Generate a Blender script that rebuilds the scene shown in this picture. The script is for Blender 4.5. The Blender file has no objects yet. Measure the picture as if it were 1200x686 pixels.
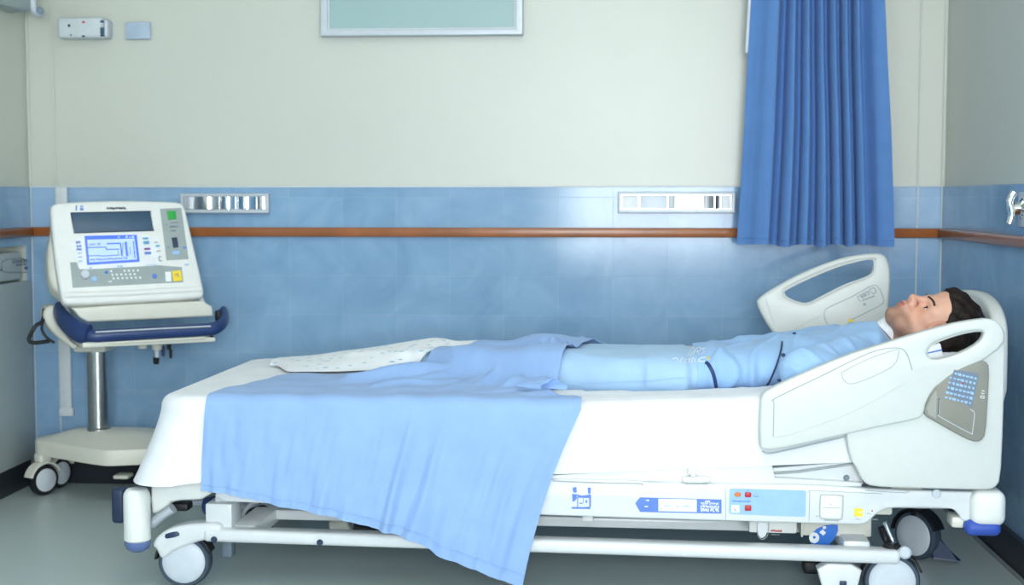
import bpy, bmesh, math, random
import numpy as np
from mathutils import Vector, Matrix, Euler
from mathutils.bvhtree import BVHTree
C = bpy.context.scene.collection
sc = bpy.context.scene
rnd = random.Random(7)

# ------------------------------------------------------------------ camera numbers (frame 1200 x 686)
F = 1600.0
YAW = math.radians(4.0)
PIT = math.atan(111 / 1600)
CAM = Vector((0, -4.95, 1.07))
FW = Vector((-math.sin(YAW) * math.cos(PIT), math.cos(YAW) * math.cos(PIT), -math.sin(PIT)))
RT = Vector((math.cos(YAW), math.sin(YAW), 0))
UP = RT.cross(FW)

def ray(x, y):
    return FW + RT * ((x - 600) / F) + UP * (-(y - 343) / F)

def hit(x, y, O, n):
    d = ray(x, y)
    return CAM + d * ((O - CAM).dot(n) / d.dot(n))

BED = Matrix.Translation((-0.13, -0.915, 0)) @ Matrix.Rotation(math.radians(-1.8), 4, 'Z')
BEDI = BED.inverted()

def bpt(x, y, by):
    """point of the bed's own frame at depth by that the photo shows at x, y"""
    c = BEDI @ CAM
    d = BEDI.to_3x3() @ ray(x, y)
    return c + d * ((by - c.y) / d.y)

def bp(x, y, by):
    p = bpt(x, y, by)
    return (p.x, p.z)

# ------------------------------------------------------------------ materials
def srgb(c):
    out = []
    for v in c:
        v = v / 255
        out.append(v / 12.92 if v <= .04045 else ((v + .055) / 1.055) ** 2.4)
    return tuple(out) + (1,)

MATS = {}
def mat(name, col, rough=.5, metal=0., var=.04, scale=30., bump=0., bscale=200., spec=.5, sheen=0., emit=0., coat=0.):
    m = bpy.data.materials.new(name); m.use_nodes = True
    nt = m.node_tree; N = nt.nodes; L = nt.links
    b = N['Principled BSDF']
    b.inputs['Roughness'].default_value = rough
    b.inputs['Metallic'].default_value = metal
    b.inputs['Specular IOR Level'].default_value = spec
    b.inputs['Sheen Weight'].default_value = sheen
    b.inputs['Coat Weight'].default_value = coat
    tc = N.new('ShaderNodeTexCoord')
    no = N.new('ShaderNodeTexNoise'); no.inputs['Scale'].default_value = scale; no.inputs['Detail'].default_value = 3
    L.new(tc.outputs['Object'], no.inputs['Vector'])
    cr = N.new('ShaderNodeValToRGB')
    c = srgb(col)
    cr.color_ramp.elements[0].position = .3; cr.color_ramp.elements[1].position = .7
    cr.color_ramp.elements[0].color = tuple(max(0, v * (1 - var)) for v in c[:3]) + (1,)
    cr.color_ramp.elements[1].color = tuple(min(1, v * (1 + var)) for v in c[:3]) + (1,)
    L.new(no.outputs['Fac'], cr.inputs['Fac']); L.new(cr.outputs['Color'], b.inputs['Base Color'])
    if emit:
        L.new(cr.outputs['Color'], b.inputs['Emission Color']); b.inputs['Emission Strength'].default_value = emit
    if bump:
        n2 = N.new('ShaderNodeTexNoise'); n2.inputs['Scale'].default_value = bscale; n2.inputs['Detail'].default_value = 4
        L.new(tc.outputs['Object'], n2.inputs['Vector'])
        bu = N.new('ShaderNodeBump'); bu.inputs['Strength'].default_value = bump; bu.inputs['Distance'].default_value = .002
        L.new(n2.outputs['Fac'], bu.inputs['Height']); L.new(bu.outputs['Normal'], b.inputs['Normal'])
    MATS[name] = m
    return m

def weave(name, col, rough=.85, var=.04, wscale=900., bump=.25, sheen=.2, wrinkle=.0, wr_scale=9.):
    """woven cloth: two crossed waves plus a soft crumple in the bump"""
    m = mat(name, col, rough, var=var, scale=14, spec=.2, sheen=sheen)
    nt = m.node_tree; N = nt.nodes; L = nt.links
    tc = [n for n in N if n.type == 'TEX_COORD'][0]
    h = None
    n1 = N.new('ShaderNodeTexNoise'); n1.inputs['Scale'].default_value = wscale * .25; n1.inputs['Detail'].default_value = 2
    L.new(tc.outputs['Object'], n1.inputs['Vector'])
    n2 = N.new('ShaderNodeTexNoise'); n2.inputs['Scale'].default_value = wr_scale; n2.inputs['Detail'].default_value = 5
    n2.inputs['Distortion'].default_value = .8
    L.new(tc.outputs['Object'], n2.inputs['Vector'])
    b1 = N.new('ShaderNodeBump'); b1.inputs['Strength'].default_value = bump; b1.inputs['Distance'].default_value = .001
    b2 = N.new('ShaderNodeBump'); b2.inputs['Strength'].default_value = wrinkle; b2.inputs['Distance'].default_value = .03
    L.new(n1.outputs['Fac'], b1.inputs['Height']); L.new(n2.outputs['Fac'], b2.inputs['Height'])
    L.new(b2.outputs['Normal'], b1.inputs['Normal'])
    L.new(b1.outputs['Normal'], N['Principled BSDF'].inputs['Normal'])
    return m

M = {}
M['white'] = mat('white_plastic', (236, 238, 234), .38, var=.02)
M['ivory'] = mat('ivory_plastic', (222, 222, 210), .42, var=.02)
M['enamel'] = mat('white_enamel', (224, 228, 230), .3, var=.02, coat=.2)
M['rail'] = mat('siderail_plastic', (214, 218, 214), .4, var=.015)
M['groove'] = mat('grey_seam', (168, 176, 178), .6)
M['bluegrey'] = mat('blue_grey_plastic', (96, 118, 168), .45)
M['capblue'] = mat('blue_bumper_rubber', (52, 84, 178), .5)
M['navy'] = mat('navy_plastic', (38, 62, 112), .38, var=.05)
M['darkblue'] = mat('dark_blue_plastic', (42, 58, 88), .45)
M['black'] = mat('black_plastic', (22, 24, 28), .5)
M['tyre'] = mat('grey_tyre_rubber', (62, 76, 92), .6)
M['disc'] = mat('pale_wheel_plastic', (205, 214, 222), .45, var=.03)
M['grey'] = mat('mid_grey_plastic', (160, 172, 172), .5)
M['taupe'] = mat('taupe_panel', (138, 138, 128), .5)
M['taupelight'] = mat('light_taupe_panel', (160, 162, 154), .5)
M['steel'] = mat('brushed_steel', (190, 192, 192), .22, metal=1., var=.06, scale=60)
M['chrome'] = mat('chrome', (225, 230, 232), .06, metal=1., var=.01)
M['alu'] = mat('aluminium', (196, 204, 212), .45, metal=.2)
M['print_blue'] = mat('blue_print', (96, 134, 216), .5)
M['print_light'] = mat('light_blue_print', (158, 198, 238), .5)
M['print_white'] = mat('white_print', (240, 244, 246), .5)
M['print_grey'] = mat('grey_print', (120, 138, 152), .6)
M['print_dark'] = mat('dark_print', (46, 58, 78), .6)
M['red'] = mat('red_button', (196, 44, 56), .4)
M['orange'] = mat('orange_button', (232, 128, 62), .4)
M['yellow'] = mat('yellow_print', (252, 220, 56), .5)
M['green'] = mat('green_button', (40, 168, 66), .4)
M['cyan'] = mat('cyan_print', (92, 168, 214), .5)
M['purple'] = mat('purple_print', (142, 70, 170), .5)
M['signblue'] = mat('vivid_blue_print', (42, 118, 214), .4)
M['glassdark'] = mat('dark_display_glass', (50, 82, 108), .3, var=.1, scale=18)
M['lcd'] = mat('lcd_blue', (74, 112, 226), .25, var=.03, emit=.35)
M['lcdpale'] = mat('lcd_pale', (176, 200, 244), .3, var=.03, emit=.35)
M['cabinet'] = mat('pale_grey_laminate', (188, 198, 198), .45, var=.02)
M['plinth'] = mat('dark_plinth', (44, 50, 58), .5)
M['sheet'] = weave('white_cotton', (240, 243, 248), wrinkle=.12, wr_scale=7)
M['mattress'] = weave('mattress_cover', (225, 230, 235), wrinkle=0)
M['blanket'] = weave('blue_cotton', (150, 183, 230), wrinkle=.10, wr_scale=10, sheen=.15)
M['gown'] = weave('light_blue_gown_cotton', (160, 198, 240), wrinkle=.12, wr_scale=16, sheen=.15)
M['pants'] = weave('pale_blue_cotton', (170, 204, 236), wrinkle=.14, wr_scale=10, sheen=.15)
M['collar'] = weave('white_collar_cotton', (238, 240, 244), wrinkle=.05)
M['curtain'] = weave('blue_curtain_cloth', (94, 136, 194), wrinkle=.03, sheen=.1)
M['hair'] = mat('dark_brown_hair', (36, 26, 21), .6, var=.6, scale=120, bump=1., bscale=220, spec=.25)
M['brow'] = mat('eyebrow_hair', (52, 36, 30), .7, var=.3)
M['eye'] = mat('eyeball', (196, 188, 182), .2, var=.01)
M['iris'] = mat('dark_iris', (44, 30, 24), .15)

# printed white cotton: sparse pale-blue dashes
m = weave('printed_white_cotton', (238, 242, 246), wrinkle=.08, wr_scale=12)
nt = m.node_tree; N = nt.nodes; L = nt.links
tc = [n for n in N if n.type == 'TEX_COORD'][0]
vo = N.new('ShaderNodeTexVoronoi'); vo.inputs['Scale'].default_value = 38
mp = N.new('ShaderNodeMapping'); mp.inputs['Scale'].default_value = (.6, 1.7, 1.2); mp.inputs['Rotation'].default_value = (0, 0, .5)
L.new(tc.outputs['Object'], mp.inputs['Vector']); L.new(mp.outputs['Vector'], vo.inputs['Vector'])
lt = N.new('ShaderNodeMath'); lt.operation = 'LESS_THAN'; lt.inputs[1].default_value = .22
L.new(vo.outputs['Distance'], lt.inputs[0])
mx = N.new('ShaderNodeMix'); mx.data_type = 'RGBA'
cr = [n for n in N if n.type == 'VALTORGB'][0]
L.new(lt.outputs[0], mx.inputs['Factor']); L.new(cr.outputs['Color'], mx.inputs[6])
mx.inputs[7].default_value = srgb((150, 196, 218))
L.new(mx.outputs[2], N['Principled BSDF'].inputs['Base Color'])
M['printed'] = m

# skin: the colour attribute carries lips, stubble and painted chin shade
m = mat('skin', (222, 172, 148), .5, var=.05, scale=40, bump=.15, bscale=400)
N = m.node_tree.nodes; L = m.node_tree.links
at = N.new('ShaderNodeAttribute'); at.attribute_name = 'tone'
cr = [n for n in N if n.type == 'VALTORGB'][0]
mx = N.new('ShaderNodeMix'); mx.data_type = 'RGBA'; mx.blend_type = 'MULTIPLY'; mx.inputs['Factor'].default_value = 1
L.new(cr.outputs['Color'], mx.inputs[6]); L.new(at.outputs['Color'], mx.inputs[7])
L.new(mx.outputs[2], N['Principled BSDF'].inputs['Base Color'])
N['Principled BSDF'].inputs['Subsurface Weight'].default_value = .08
N['Principled BSDF'].inputs['Subsurface Radius'].default_value = (.01, .004, .002)
M['skin'] = m

def tile_mat(name, horiz, off):
    m = bpy.data.materials.new(name); m.use_nodes = True
    nt = m.node_tree; N = nt.nodes; L = nt.links; b = N['Principled BSDF']
    tc = N.new('ShaderNodeTexCoord'); sp = N.new('ShaderNodeSeparateXYZ'); cb = N.new('ShaderNodeCombineXYZ')
    L.new(tc.outputs['Object'], sp.inputs[0])
    a1 = N.new('ShaderNodeMath'); a1.inputs[1].default_value = off
    a2 = N.new('ShaderNodeMath'); a2.inputs[1].default_value = 3 * .1435 * 2 - .928 + .1435
    L.new(sp.outputs[horiz], a1.inputs[0]); L.new(sp.outputs['Z'], a2.inputs[0])
    L.new(a1.outputs[0], cb.inputs[0]); L.new(a2.outputs[0], cb.inputs[1])
    br = N.new('ShaderNodeTexBrick'); br.offset = 0; br.squash = 1
    br.inputs['Scale'].default_value = 1; br.inputs['Brick Width'].default_value = .1975
    br.inputs['Row Height'].default_value = .1435; br.inputs['Mortar Size'].default_value = .0014
    br.inputs['Mortar Smooth'].default_value = .3
    br.inputs['Color1'].default_value = srgb((136, 172, 205)); br.inputs['Color2'].default_value = srgb((144, 179, 211))
    br.inputs['Mortar'].default_value = srgb((156, 186, 212)); br.inputs['Bias'].default_value = 0
    L.new(cb.outputs[0], br.inputs['Vector'])
    no = N.new('ShaderNodeTexNoise'); no.inputs['Scale'].default_value = 5; no.inputs['Detail'].default_value = 8
    no.inputs['Distortion'].default_value = 1.2; no.inputs['Roughness'].default_value = .6
    L.new(tc.outputs['Object'], no.inputs['Vector'])
    cr = N.new('ShaderNodeValToRGB'); cr.color_ramp.elements[0].position = .3; cr.color_ramp.elements[1].position = .72
    cr.color_ramp.elements[0].color = (.80, .84, .88, 1); cr.color_ramp.elements[1].color = (1.1, 1.08, 1.05, 1)
    L.new(no.outputs['Fac'], cr.inputs['Fac'])
    mx = N.new('ShaderNodeMix'); mx.data_type = 'RGBA'; mx.blend_type = 'MULTIPLY'; mx.inputs['Factor'].default_value = 1
    L.new(br.outputs['Color'], mx.inputs[6]); L.new(cr.outputs['Color'], mx.inputs[7])
    L.new(mx.outputs[2], b.inputs['Base Color'])
    b.inputs['Roughness'].default_value = .13; b.inputs['Specular IOR Level'].default_value = .34
    bu = N.new('ShaderNodeBump'); bu.invert = True; bu.inputs['Strength'].default_value = .5; bu.inputs['Distance'].default_value = .001
    L.new(br.outputs['Fac'], bu.inputs['Height'])
    b2 = N.new('ShaderNodeBump'); b2.inputs['Strength'].default_value = .05; b2.inputs['Distance'].default_value = .004
    n3 = N.new('ShaderNodeTexNoise'); n3.inputs['Scale'].default_value = 9
    L.new(tc.outputs['Object'], n3.inputs['Vector']); L.new(n3.outputs['Fac'], b2.inputs['Height'])
    L.new(b2.outputs['Normal'], bu.inputs['Normal'])
    L.new(bu.outputs['Normal'], b.inputs['Normal'])
    return m

M['tile_back'] = tile_mat('blue_tile', 'X', 10 * .1975 - .019)
M['tile_side'] = tile_mat('blue_tile_side', 'Y', 40 * .1975 + .03)
M['paint'] = mat('cream_paint', (203, 207, 197), .40, var=.015, scale=2.5, bump=.03, bscale=60, spec=.9)
M['ceilpaint'] = mat('white_ceiling', (232, 234, 230), .8)
M['wood'] = mat('varnished_wood_rail', (158, 94, 50), .28, var=.14, scale=9)
M['base'] = mat('dark_baseboard', (40, 46, 54), .45)
M['trimwhite'] = mat('white_trim', (214, 222, 226), .45)
M['bead'] = mat('pale_bead', (206, 214, 208), .45)
# speckled vinyl floor
m = mat('speckled_vinyl', (190, 203, 200), .3, var=.10, scale=420, bump=.03, bscale=30)
M['floor'] = m
M['frost'] = mat('frosted_green_glass', (160, 190, 190), .35, var=.02, scale=3)

# ------------------------------------------------------------------ objects
ROOTM = {}
def link(name, me, m=None, parent=None, world=False):
    o = bpy.data.objects.new(name, me); C.objects.link(o)
    if m is not None:
        for mm in (m if isinstance(m, (list, tuple)) else [m]):
            me.materials.append(mm)
    if parent is not None:
        o.parent = parent
        r = parent
        while r.parent is not None:
            r = r.parent
        if world:
            me.transform(ROOTM.get(r.name, Matrix()).inverted())
    return o

def thing(name, label, cat, mtx=None, group=None):
    o = bpy.data.objects.new(name, None); C.objects.link(o)
    mtx = mtx or Matrix()
    o.location = mtx.to_translation(); o.rotation_euler = mtx.to_euler()
    ROOTM[o.name] = mtx.copy()
    o.empty_display_size = .1
    tag(o, label, cat, group)
    return o

def tag(o, label, cat, group=None, kind=None):
    o['label'] = label; o['category'] = cat
    if group: o['group'] = group
    if kind: o['kind'] = kind

def recentre(o):
    """put a one-mesh thing's origin at its base"""
    vs = np.array([v.co[:] for v in o.data.vertices])
    c = Vector(((vs[:, 0].min() + vs[:, 0].max()) / 2, (vs[:, 1].min() + vs[:, 1].max()) / 2, vs[:, 2].min()))
    o.data.transform(Matrix.Translation(-c)); o.location = c

def shade(me, ang=40):
    for p in me.polygons: p.use_smooth = True
    try:
        me.set_sharp_from_angle(angle=math.radians(ang))
    except Exception:
        pass

def from_bm(name, bm, ang=40):
    bmesh.ops.recalc_face_normals(bm, faces=bm.faces)
    me = bpy.data.meshes.new(name); bm.to_mesh(me); bm.free(); shade(me, ang); return me

def raw(name, vs, fs, ang=60):
    me = bpy.data.meshes.new(name); me.from_pydata([tuple(v) for v in vs], [], fs); me.update(); shade(me, ang); return me

def merge_bm(bm, b2, mtx=None):
    me = bpy.data.meshes.new('t'); b2.to_mesh(me); b2.free()
    if mtx: me.transform(mtx)
    bm.from_mesh(me); bpy.data.meshes.remove(me)

def box(bm, c, s, bev=.0, seg=2, mtx=None):
    b = bmesh.new(); bmesh.ops.create_cube(b, size=1)
    bmesh.ops.scale(b, vec=s, verts=b.verts)
    if bev:
        bmesh.ops.bevel(b, geom=b.edges[:], offset=min(bev, min(s) * .49), segments=seg, profile=.5, affect='EDGES')
    mm = Matrix.Translation(c)
    merge_bm(bm, b, (mtx @ mm) if mtx else mm)

def lathe(bm, prof, p0, axis, seg=32):
    """prof: list of (radius, height along axis)"""
    a = Vector(axis).normalized()
    t = Vector((1, 0, 0)) if abs(a.x) < .9 else Vector((0, 1, 0))
    e1 = a.cross(t).normalized(); e2 = a.cross(e1); p0 = Vector(p0)
    rings = []
    for r, h in prof:
        rings.append([bm.verts.new(p0 + a * h + (e1 * math.cos(2 * math.pi * k / seg) + e2 * math.sin(2 * math.pi * k / seg)) * max(r, 1e-5)) for k in range(seg)])
    for i in range(len(rings) - 1):
        for k in range(seg):
            bm.faces.new((rings[i][k], rings[i][(k + 1) % seg], rings[i + 1][(k + 1) % seg], rings[i + 1][k]))
    bm.faces.new(rings[0]); bm.faces.new(rings[-1])

def cyl(bm, p0, p1, r, r1=None, seg=24, bev=.0):
    p0 = Vector(p0); p1 = Vector(p1); h = (p1 - p0).length; r1 = r if r1 is None else r1
    if bev:
        pr = [(r - bev, 0), (r, bev), (r1, h - bev), (r1 - bev, h)]
    else:
        pr = [(r, 0), (r1, h)]
    lathe(bm, pr, p0, p1 - p0, seg)

def spline(pts, n=8, closed=False):
    P = [Vector(p) for p in pts]; out = []
    m = len(P)
    rng = range(m) if closed else range(m - 1)
    for i in rng:
        if closed:
            a, b, c, d = P[(i - 1) % m], P[i], P[(i + 1) % m], P[(i + 2) % m]
        else:
            a, b, c, d = P[max(i - 1, 0)], P[i], P[i + 1], P[min(i + 2, m - 1)]
        for k in range(n):
            t = k / n
            out.append(.5 * ((2 * b) + (c - a) * t + (2 * a - 5 * b + 4 * c - d) * t * t + (3 * b - a - 3 * c + d) * t ** 3))
    if not closed: out.append(P[-1])
    return out

def tube(bm, pts, r, seg=8, flat=None):
    """round tube; flat=(normal, thickness) squashes it to a band"""
    P = [Vector(p) for p in pts]
    rings = []
    for i, p in enumerate(P):
        t = (P[min(i + 1, len(P) - 1)] - P[max(i - 1, 0)]).normalized()
        ref = Vector(flat[0]) if flat else Vector((0.13, .31, .94))
        e1 = t.cross(ref)
        if e1.length < 1e-4: e1 = t.cross(Vector((1, 0, 0)))
        e1.normalize(); e2 = e1.cross(t).normalized()
        r2 = flat[1] if flat else r
        rings.append([bm.verts.new(p + e1 * math.cos(2 * math.pi * k / seg) * r + e2 * math.sin(2 * math.pi * k / seg) * r2) for k in range(seg)])
    for i in range(len(rings) - 1):
        for k in range(seg):
            bm.faces.new((rings[i][k], rings[i][(k + 1) % seg], rings[i + 1][(k + 1) % seg], rings[i + 1][k]))
    bm.faces.new(rings[0]); bm.faces.new(rings[-1])

def chaikin(pts, it=2):
    P = [Vector(p) for p in pts]
    for _ in range(it):
        Q = []
        for i in range(len(P)):
            a, b = P[i], P[(i + 1) % len(P)]
            Q += [a * .75 + b * .25, a * .25 + b * .75]
        P = Q
    return P

def plate(name, loops, thick, bev, ax=(1, 0, 0), ay=(0, 0, 1), O=(0, 0, 0), bres=3):
    """flat panel with real thickness and rounded rims from 2-D loops (first outer, rest holes); centred on the plane"""
    cu = bpy.data.curves.new(name, 'CURVE'); cu.dimensions = '2D'; cu.fill_mode = 'BOTH'
    cu.extrude = max(thick / 2 - bev, 0); cu.bevel_depth = bev; cu.bevel_resolution = bres; cu.offset = -bev
    for lp in loops:
        s = cu.splines.new('POLY'); s.points.add(len(lp) - 1)
        for i, p in enumerate(lp): s.points[i].co = (p[0], p[1], 0, 1)
        s.use_cyclic_u = True
    o = bpy.data.objects.new('tmp', cu); C.objects.link(o)
    dg = bpy.context.evaluated_depsgraph_get(); dg.update()
    me = bpy.data.meshes.new_from_object(o.evaluated_get(dg))
    bpy.data.objects.remove(o); bpy.data.curves.remove(cu)
    X = Vector(ax); Y = Vector(ay); Z = X.cross(Y)
    me.transform(Matrix((( X.x, Y.x, Z.x, O[0]), (X.y, Y.y, Z.y, O[1]), (X.z, Y.z, Z.z, O[2]), (0, 0, 0, 1))))
    bm = bmesh.new(); bm.from_mesh(me); bmesh.ops.remove_doubles(bm, verts=bm.verts, dist=1e-6)
    bmesh.ops.recalc_face_normals(bm, faces=bm.faces); bm.to_mesh(me); bm.free()
    me.name = name; me.materials.clear(); shade(me, 35)
    return me

def grid_mesh(name, Pts, thick=0., closed_u=False):
    """Pts[i][j] -> mesh; thick gives the cloth real thickness (offset along the normal, rim closed)"""
    nu = len(Pts); nv = len(Pts[0])
    A = np.array(Pts, float)
    vs = A.reshape(-1, 3)
    fs = []
    for i in range(nu - (0 if closed_u else 1)):
        for j in range(nv - 1):
            i2 = (i + 1) % nu
            fs.append((i * nv + j, i2 * nv + j, i2 * nv + j + 1, i * nv + j + 1))
    me = raw(name, vs, fs, 180)
    if thick:
        n = np.zeros((len(me.vertices), 3), np.float32)
        me.vertex_normals.foreach_get('vector', n.ravel()) if False else None
        n = np.array([v.normal[:] for v in me.vertices])
        v2 = vs - n * thick
        k = len(vs)
        f2 = [tuple(reversed([q + k for q in f])) for f in fs]
        rim = []
        def strip(idx):
            for a, b in zip(idx[:-1], idx[1:]): rim.append((a, a + k, b + k, b))
        if not closed_u:
            strip([0 * nv + j for j in range(nv)]); strip([(nu - 1) * nv + j for j in range(nv - 1, -1, -1)])
            strip([i * nv for i in range(nu - 1, -1, -1)]); strip([i * nv + nv - 1 for i in range(nu)])
        else:
            ii = list(range(nu)) + [0]
            strip([i * nv for i in reversed(ii)]); strip([i * nv + nv - 1 for i in ii])
        bpy.data.meshes.remove(me)
        me = raw(name, np.vstack([vs, v2]), fs + f2 + rim, 70)
        bm = bmesh.new(); bm.from_mesh(me); bmesh.ops.recalc_face_normals(bm, faces=bm.faces); bm.to_mesh(me); bm.free(); shade(me, 70)
    return me

class Deco:
    """printed marks and small plates lying on a plane of the place (O, n); pixel outlines are put onto that plane"""
    def __init__(s, O, n, lift=.0006, thick=.0006):
        s.n = Vector(n).normalized(); s.O = Vector(O); s.lift = lift; s.thick = thick; s.bm = bmesh.new()
    def poly(s, pts):
        lo = [hit(x, y, s.O, s.n) + s.n * s.lift for x, y in pts]
        hi = [p + s.n * s.thick for p in lo]
        a = [s.bm.verts.new(p) for p in lo]; b = [s.bm.verts.new(p) for p in hi]
        s.bm.faces.new(b); s.bm.faces.new(list(reversed(a)))
        for i in range(len(a)):
            j = (i + 1) % len(a); s.bm.faces.new((a[i], a[j], b[j], b[i]))
        return s
    def rect(s, x0, y0, x1, y1, sk=0, sl=0):
        """sk: x shift per px downward, sl: y shift per px rightward"""
        return s.poly([(x0, y0), (x1, y0 + sl * (x1 - x0)), (x1 + sk * (y1 - y0), y1 + sl * (x1 - x0)), (x0 + sk * (y1 - y0), y1)])
    def disc(s, cx, cy, rx, ry=None, n=20):
        ry = ry or rx
        return s.poly([(cx + rx * math.cos(2 * math.pi * k / n), cy + ry * math.sin(2 * math.pi * k / n)) for k in range(n)])
    def line(s, pts, w):
        for a, b in zip(pts[:-1], pts[1:]):
            d = Vector((b[0] - a[0], b[1] - a[1]));
            if d.length < 1e-6: continue
            q = Vector((-d.y, d.x)).normalized() * w / 2
            s.poly([(a[0] + q.x, a[1] + q.y), (b[0] + q.x, b[1] + q.y), (b[0] - q.x, b[1] - q.y), (a[0] - q.x, a[1] - q.y)])
        return s
    def glyphs(s, x0, y0, x1, y1, h, n, w=.6, seed=1, upv=(0, -1)):
        """a row of n small unreadable letter shapes along the base line"""
        r = random.Random(seed)
        dx = (x1 - x0) / n; dy = (y1 - y0) / n
        seg = [((0, 0), (0, 1)), ((.7, 0), (.7, 1)), ((0, 0), (.7, 0)), ((0, .5), (.7, .5)), ((0, 1), (.7, 1)), ((0, 1), (.7, 0))]
        for i in range(n):
            for a, b in r.sample(seg, 3):
                pa = (x0 + dx * (i + a[0]) + upv[0] * h * a[1], y0 + dy * (i + a[0]) + upv[1] * h * a[1])
                pb = (x0 + dx * (i + b[0]) + upv[0] * h * b[1], y0 + dy * (i + b[0]) + upv[1] * h * b[1])
                s.line([pa, pb], w)
        return s
    def build(s, name, m, parent):
        return link(name, from_bm(name, s.bm, 30), m, parent, world=True)
# ------------------------------------------------------------------ the room
XL, XR, YB, YF, H = -2.14, 1.185, 0.0, -6.6, 2.8
ZT = 1.11     # top of the tiles

def struct(name, bm_or_me, m, parent=None, ang=30):
    me = bm_or_me if isinstance(bm_or_me, bpy.types.Mesh) else from_bm(name, bm_or_me, ang)
    o = link(name, me, m, parent)
    o['kind'] = 'structure'
    return o

def boxes(*specs, bev=0):
    bm = bmesh.new()
    for x0, x1, y0, y1, z0, z1 in specs:
        box(bm, ((x0 + x1) / 2, (y0 + y1) / 2, (z0 + z1) / 2), (x1 - x0, y1 - y0, z1 - z0), bev)
    return bm

NY0, NY1, NZ, ND = -1.9, -.035, .895, .5      # built-in recess in the left wall
struct('floor', boxes((XL - .6, XR + .2, YF - .2, .2, -.1, 0)), M['floor'])
struct('ceiling', boxes((XL - .6, XR + .2, YF - .2, .2, H, H + .1)), M['ceilpaint'])
wb = struct('wall_back', boxes((XL - .2, XR + .2, .008, .2, 0, H)), M['paint'])
struct('tile_wainscot', boxes((XL, XR, 0, .008, .09, ZT)), M['tile_back'], wb)
wr = struct('wall_right', boxes((XR + .008, XR + .2, YF, .008, 0, H)), M['paint'])
struct('tile_wainscot', boxes((XR, XR + .008, YF, 0, .09, ZT)), M['tile_side'], wr)
wl = struct('wall_left', boxes((XL - .2, XL - .008, YF, .008, NZ, H), (XL - .2, XL - .008, NY1, .008, 0, NZ), (XL - .2, XL - .008, YF, NY0, 0, NZ),
                               (XL - .2 - ND, XL - ND, NY0, NY1, 0, NZ)), M['paint'])
struct('tile_wainscot', boxes((XL - .008, XL, YF, 0, NZ, ZT), (XL - .008, XL, NY1, 0, .09, NZ), (XL - .008, XL, YF, NY0, .09, NZ)), M['tile_side'], wl)
# wall behind the camera with two windows
W1 = (-.40, 1.12, .58, 2.2)
W2 = (-1.75, -.85, .9, 2.2)
struct('wall_front', boxes((XL - .2, W2[0], YF - .2, YF, 0, H), (W2[1], W1[0], YF - .2, YF, 0, H), (W1[1], XR + .2, YF - .2, YF, 0, H),
                           (W1[0], W1[1], YF - .2, YF, 0, W1[2]), (W1[0], W1[1], YF - .2, YF, W1[3], H),
                           (W2[0], W2[1], YF - .2, YF, 0, W2[2]), (W2[0], W2[1], YF - .2, YF, W2[3], H)), M['paint'])
for n, W in ((2, W1), (3, W2)):
    x0, x1, z0, z1 = W; xm = (x0 + x1) / 2; t = .045
    struct('window_%d' % n, boxes((x0, x0 + t, YF - .12, YF - .06, z0, z1), (x1 - t, x1, YF - .12, YF - .06, z0, z1), (x0, x1, YF - .12, YF - .06, z0, z0 + t),
                                  (x0, x1, YF - .12, YF - .06, z1 - t, z1), (xm - .02, xm + .02, YF - .12, YF - .06, z0, z1)), M['trimwhite'])

def rail_bm(x0, x1, y0, y1):
    bm = bmesh.new(); box(bm, ((x0 + x1) / 2, (y0 + y1) / 2, .945), (x1 - x0, y1 - y0, .034), .005); return bm
struct('trim_1', rail_bm(XL, XR, -.02, 0), M['wood'])
struct('trim_2', rail_bm(XR - .02, XR, YF, -.02), M['wood'])
struct('trim_3', rail_bm(XL, XL + .02, YF, -.02), M['wood'])
struct('baseboard_back', boxes((XL, XR, -.014, .008, 0, .1), bev=.003), M['base'])
struct('baseboard_right', boxes((XR - .02, XR, YF, -.014, 0, .1), bev=.003), M['base'])
struct('trim_9', boxes((XR - .032, XR - .02, YF, -.014, 0, .008), bev=.002), M['groove'])
struct('baseboard_left', boxes((XL, XL + .014, YF, NY0, 0, .1), bev=.003), M['base'])
# thin vertical beads beside both corners and in the corners
def bead(x, w=.005, d=.002, y=0.0): return boxes((x - w / 2, x + w / 2, y - d, y, .1, H), bev=.001)
struct('trim_4', bead(XL + .096), M['bead'])
struct('trim_5', bead(XR - .087), M['bead'])
struct('trim_6', boxes((XL, XL + .005, -.005, 0, .1, H), bev=.002), M['bead'])
struct('trim_7', boxes((XR - .005, XR, -.005, 0, .1, H), bev=.002), M['bead'])
# thin bead that closes the tiles at the top
struct('trim_8', boxes((XL, XR, -.004, 0, ZT - .002, ZT + .004), bev=.001), M['trimwhite'])

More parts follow.
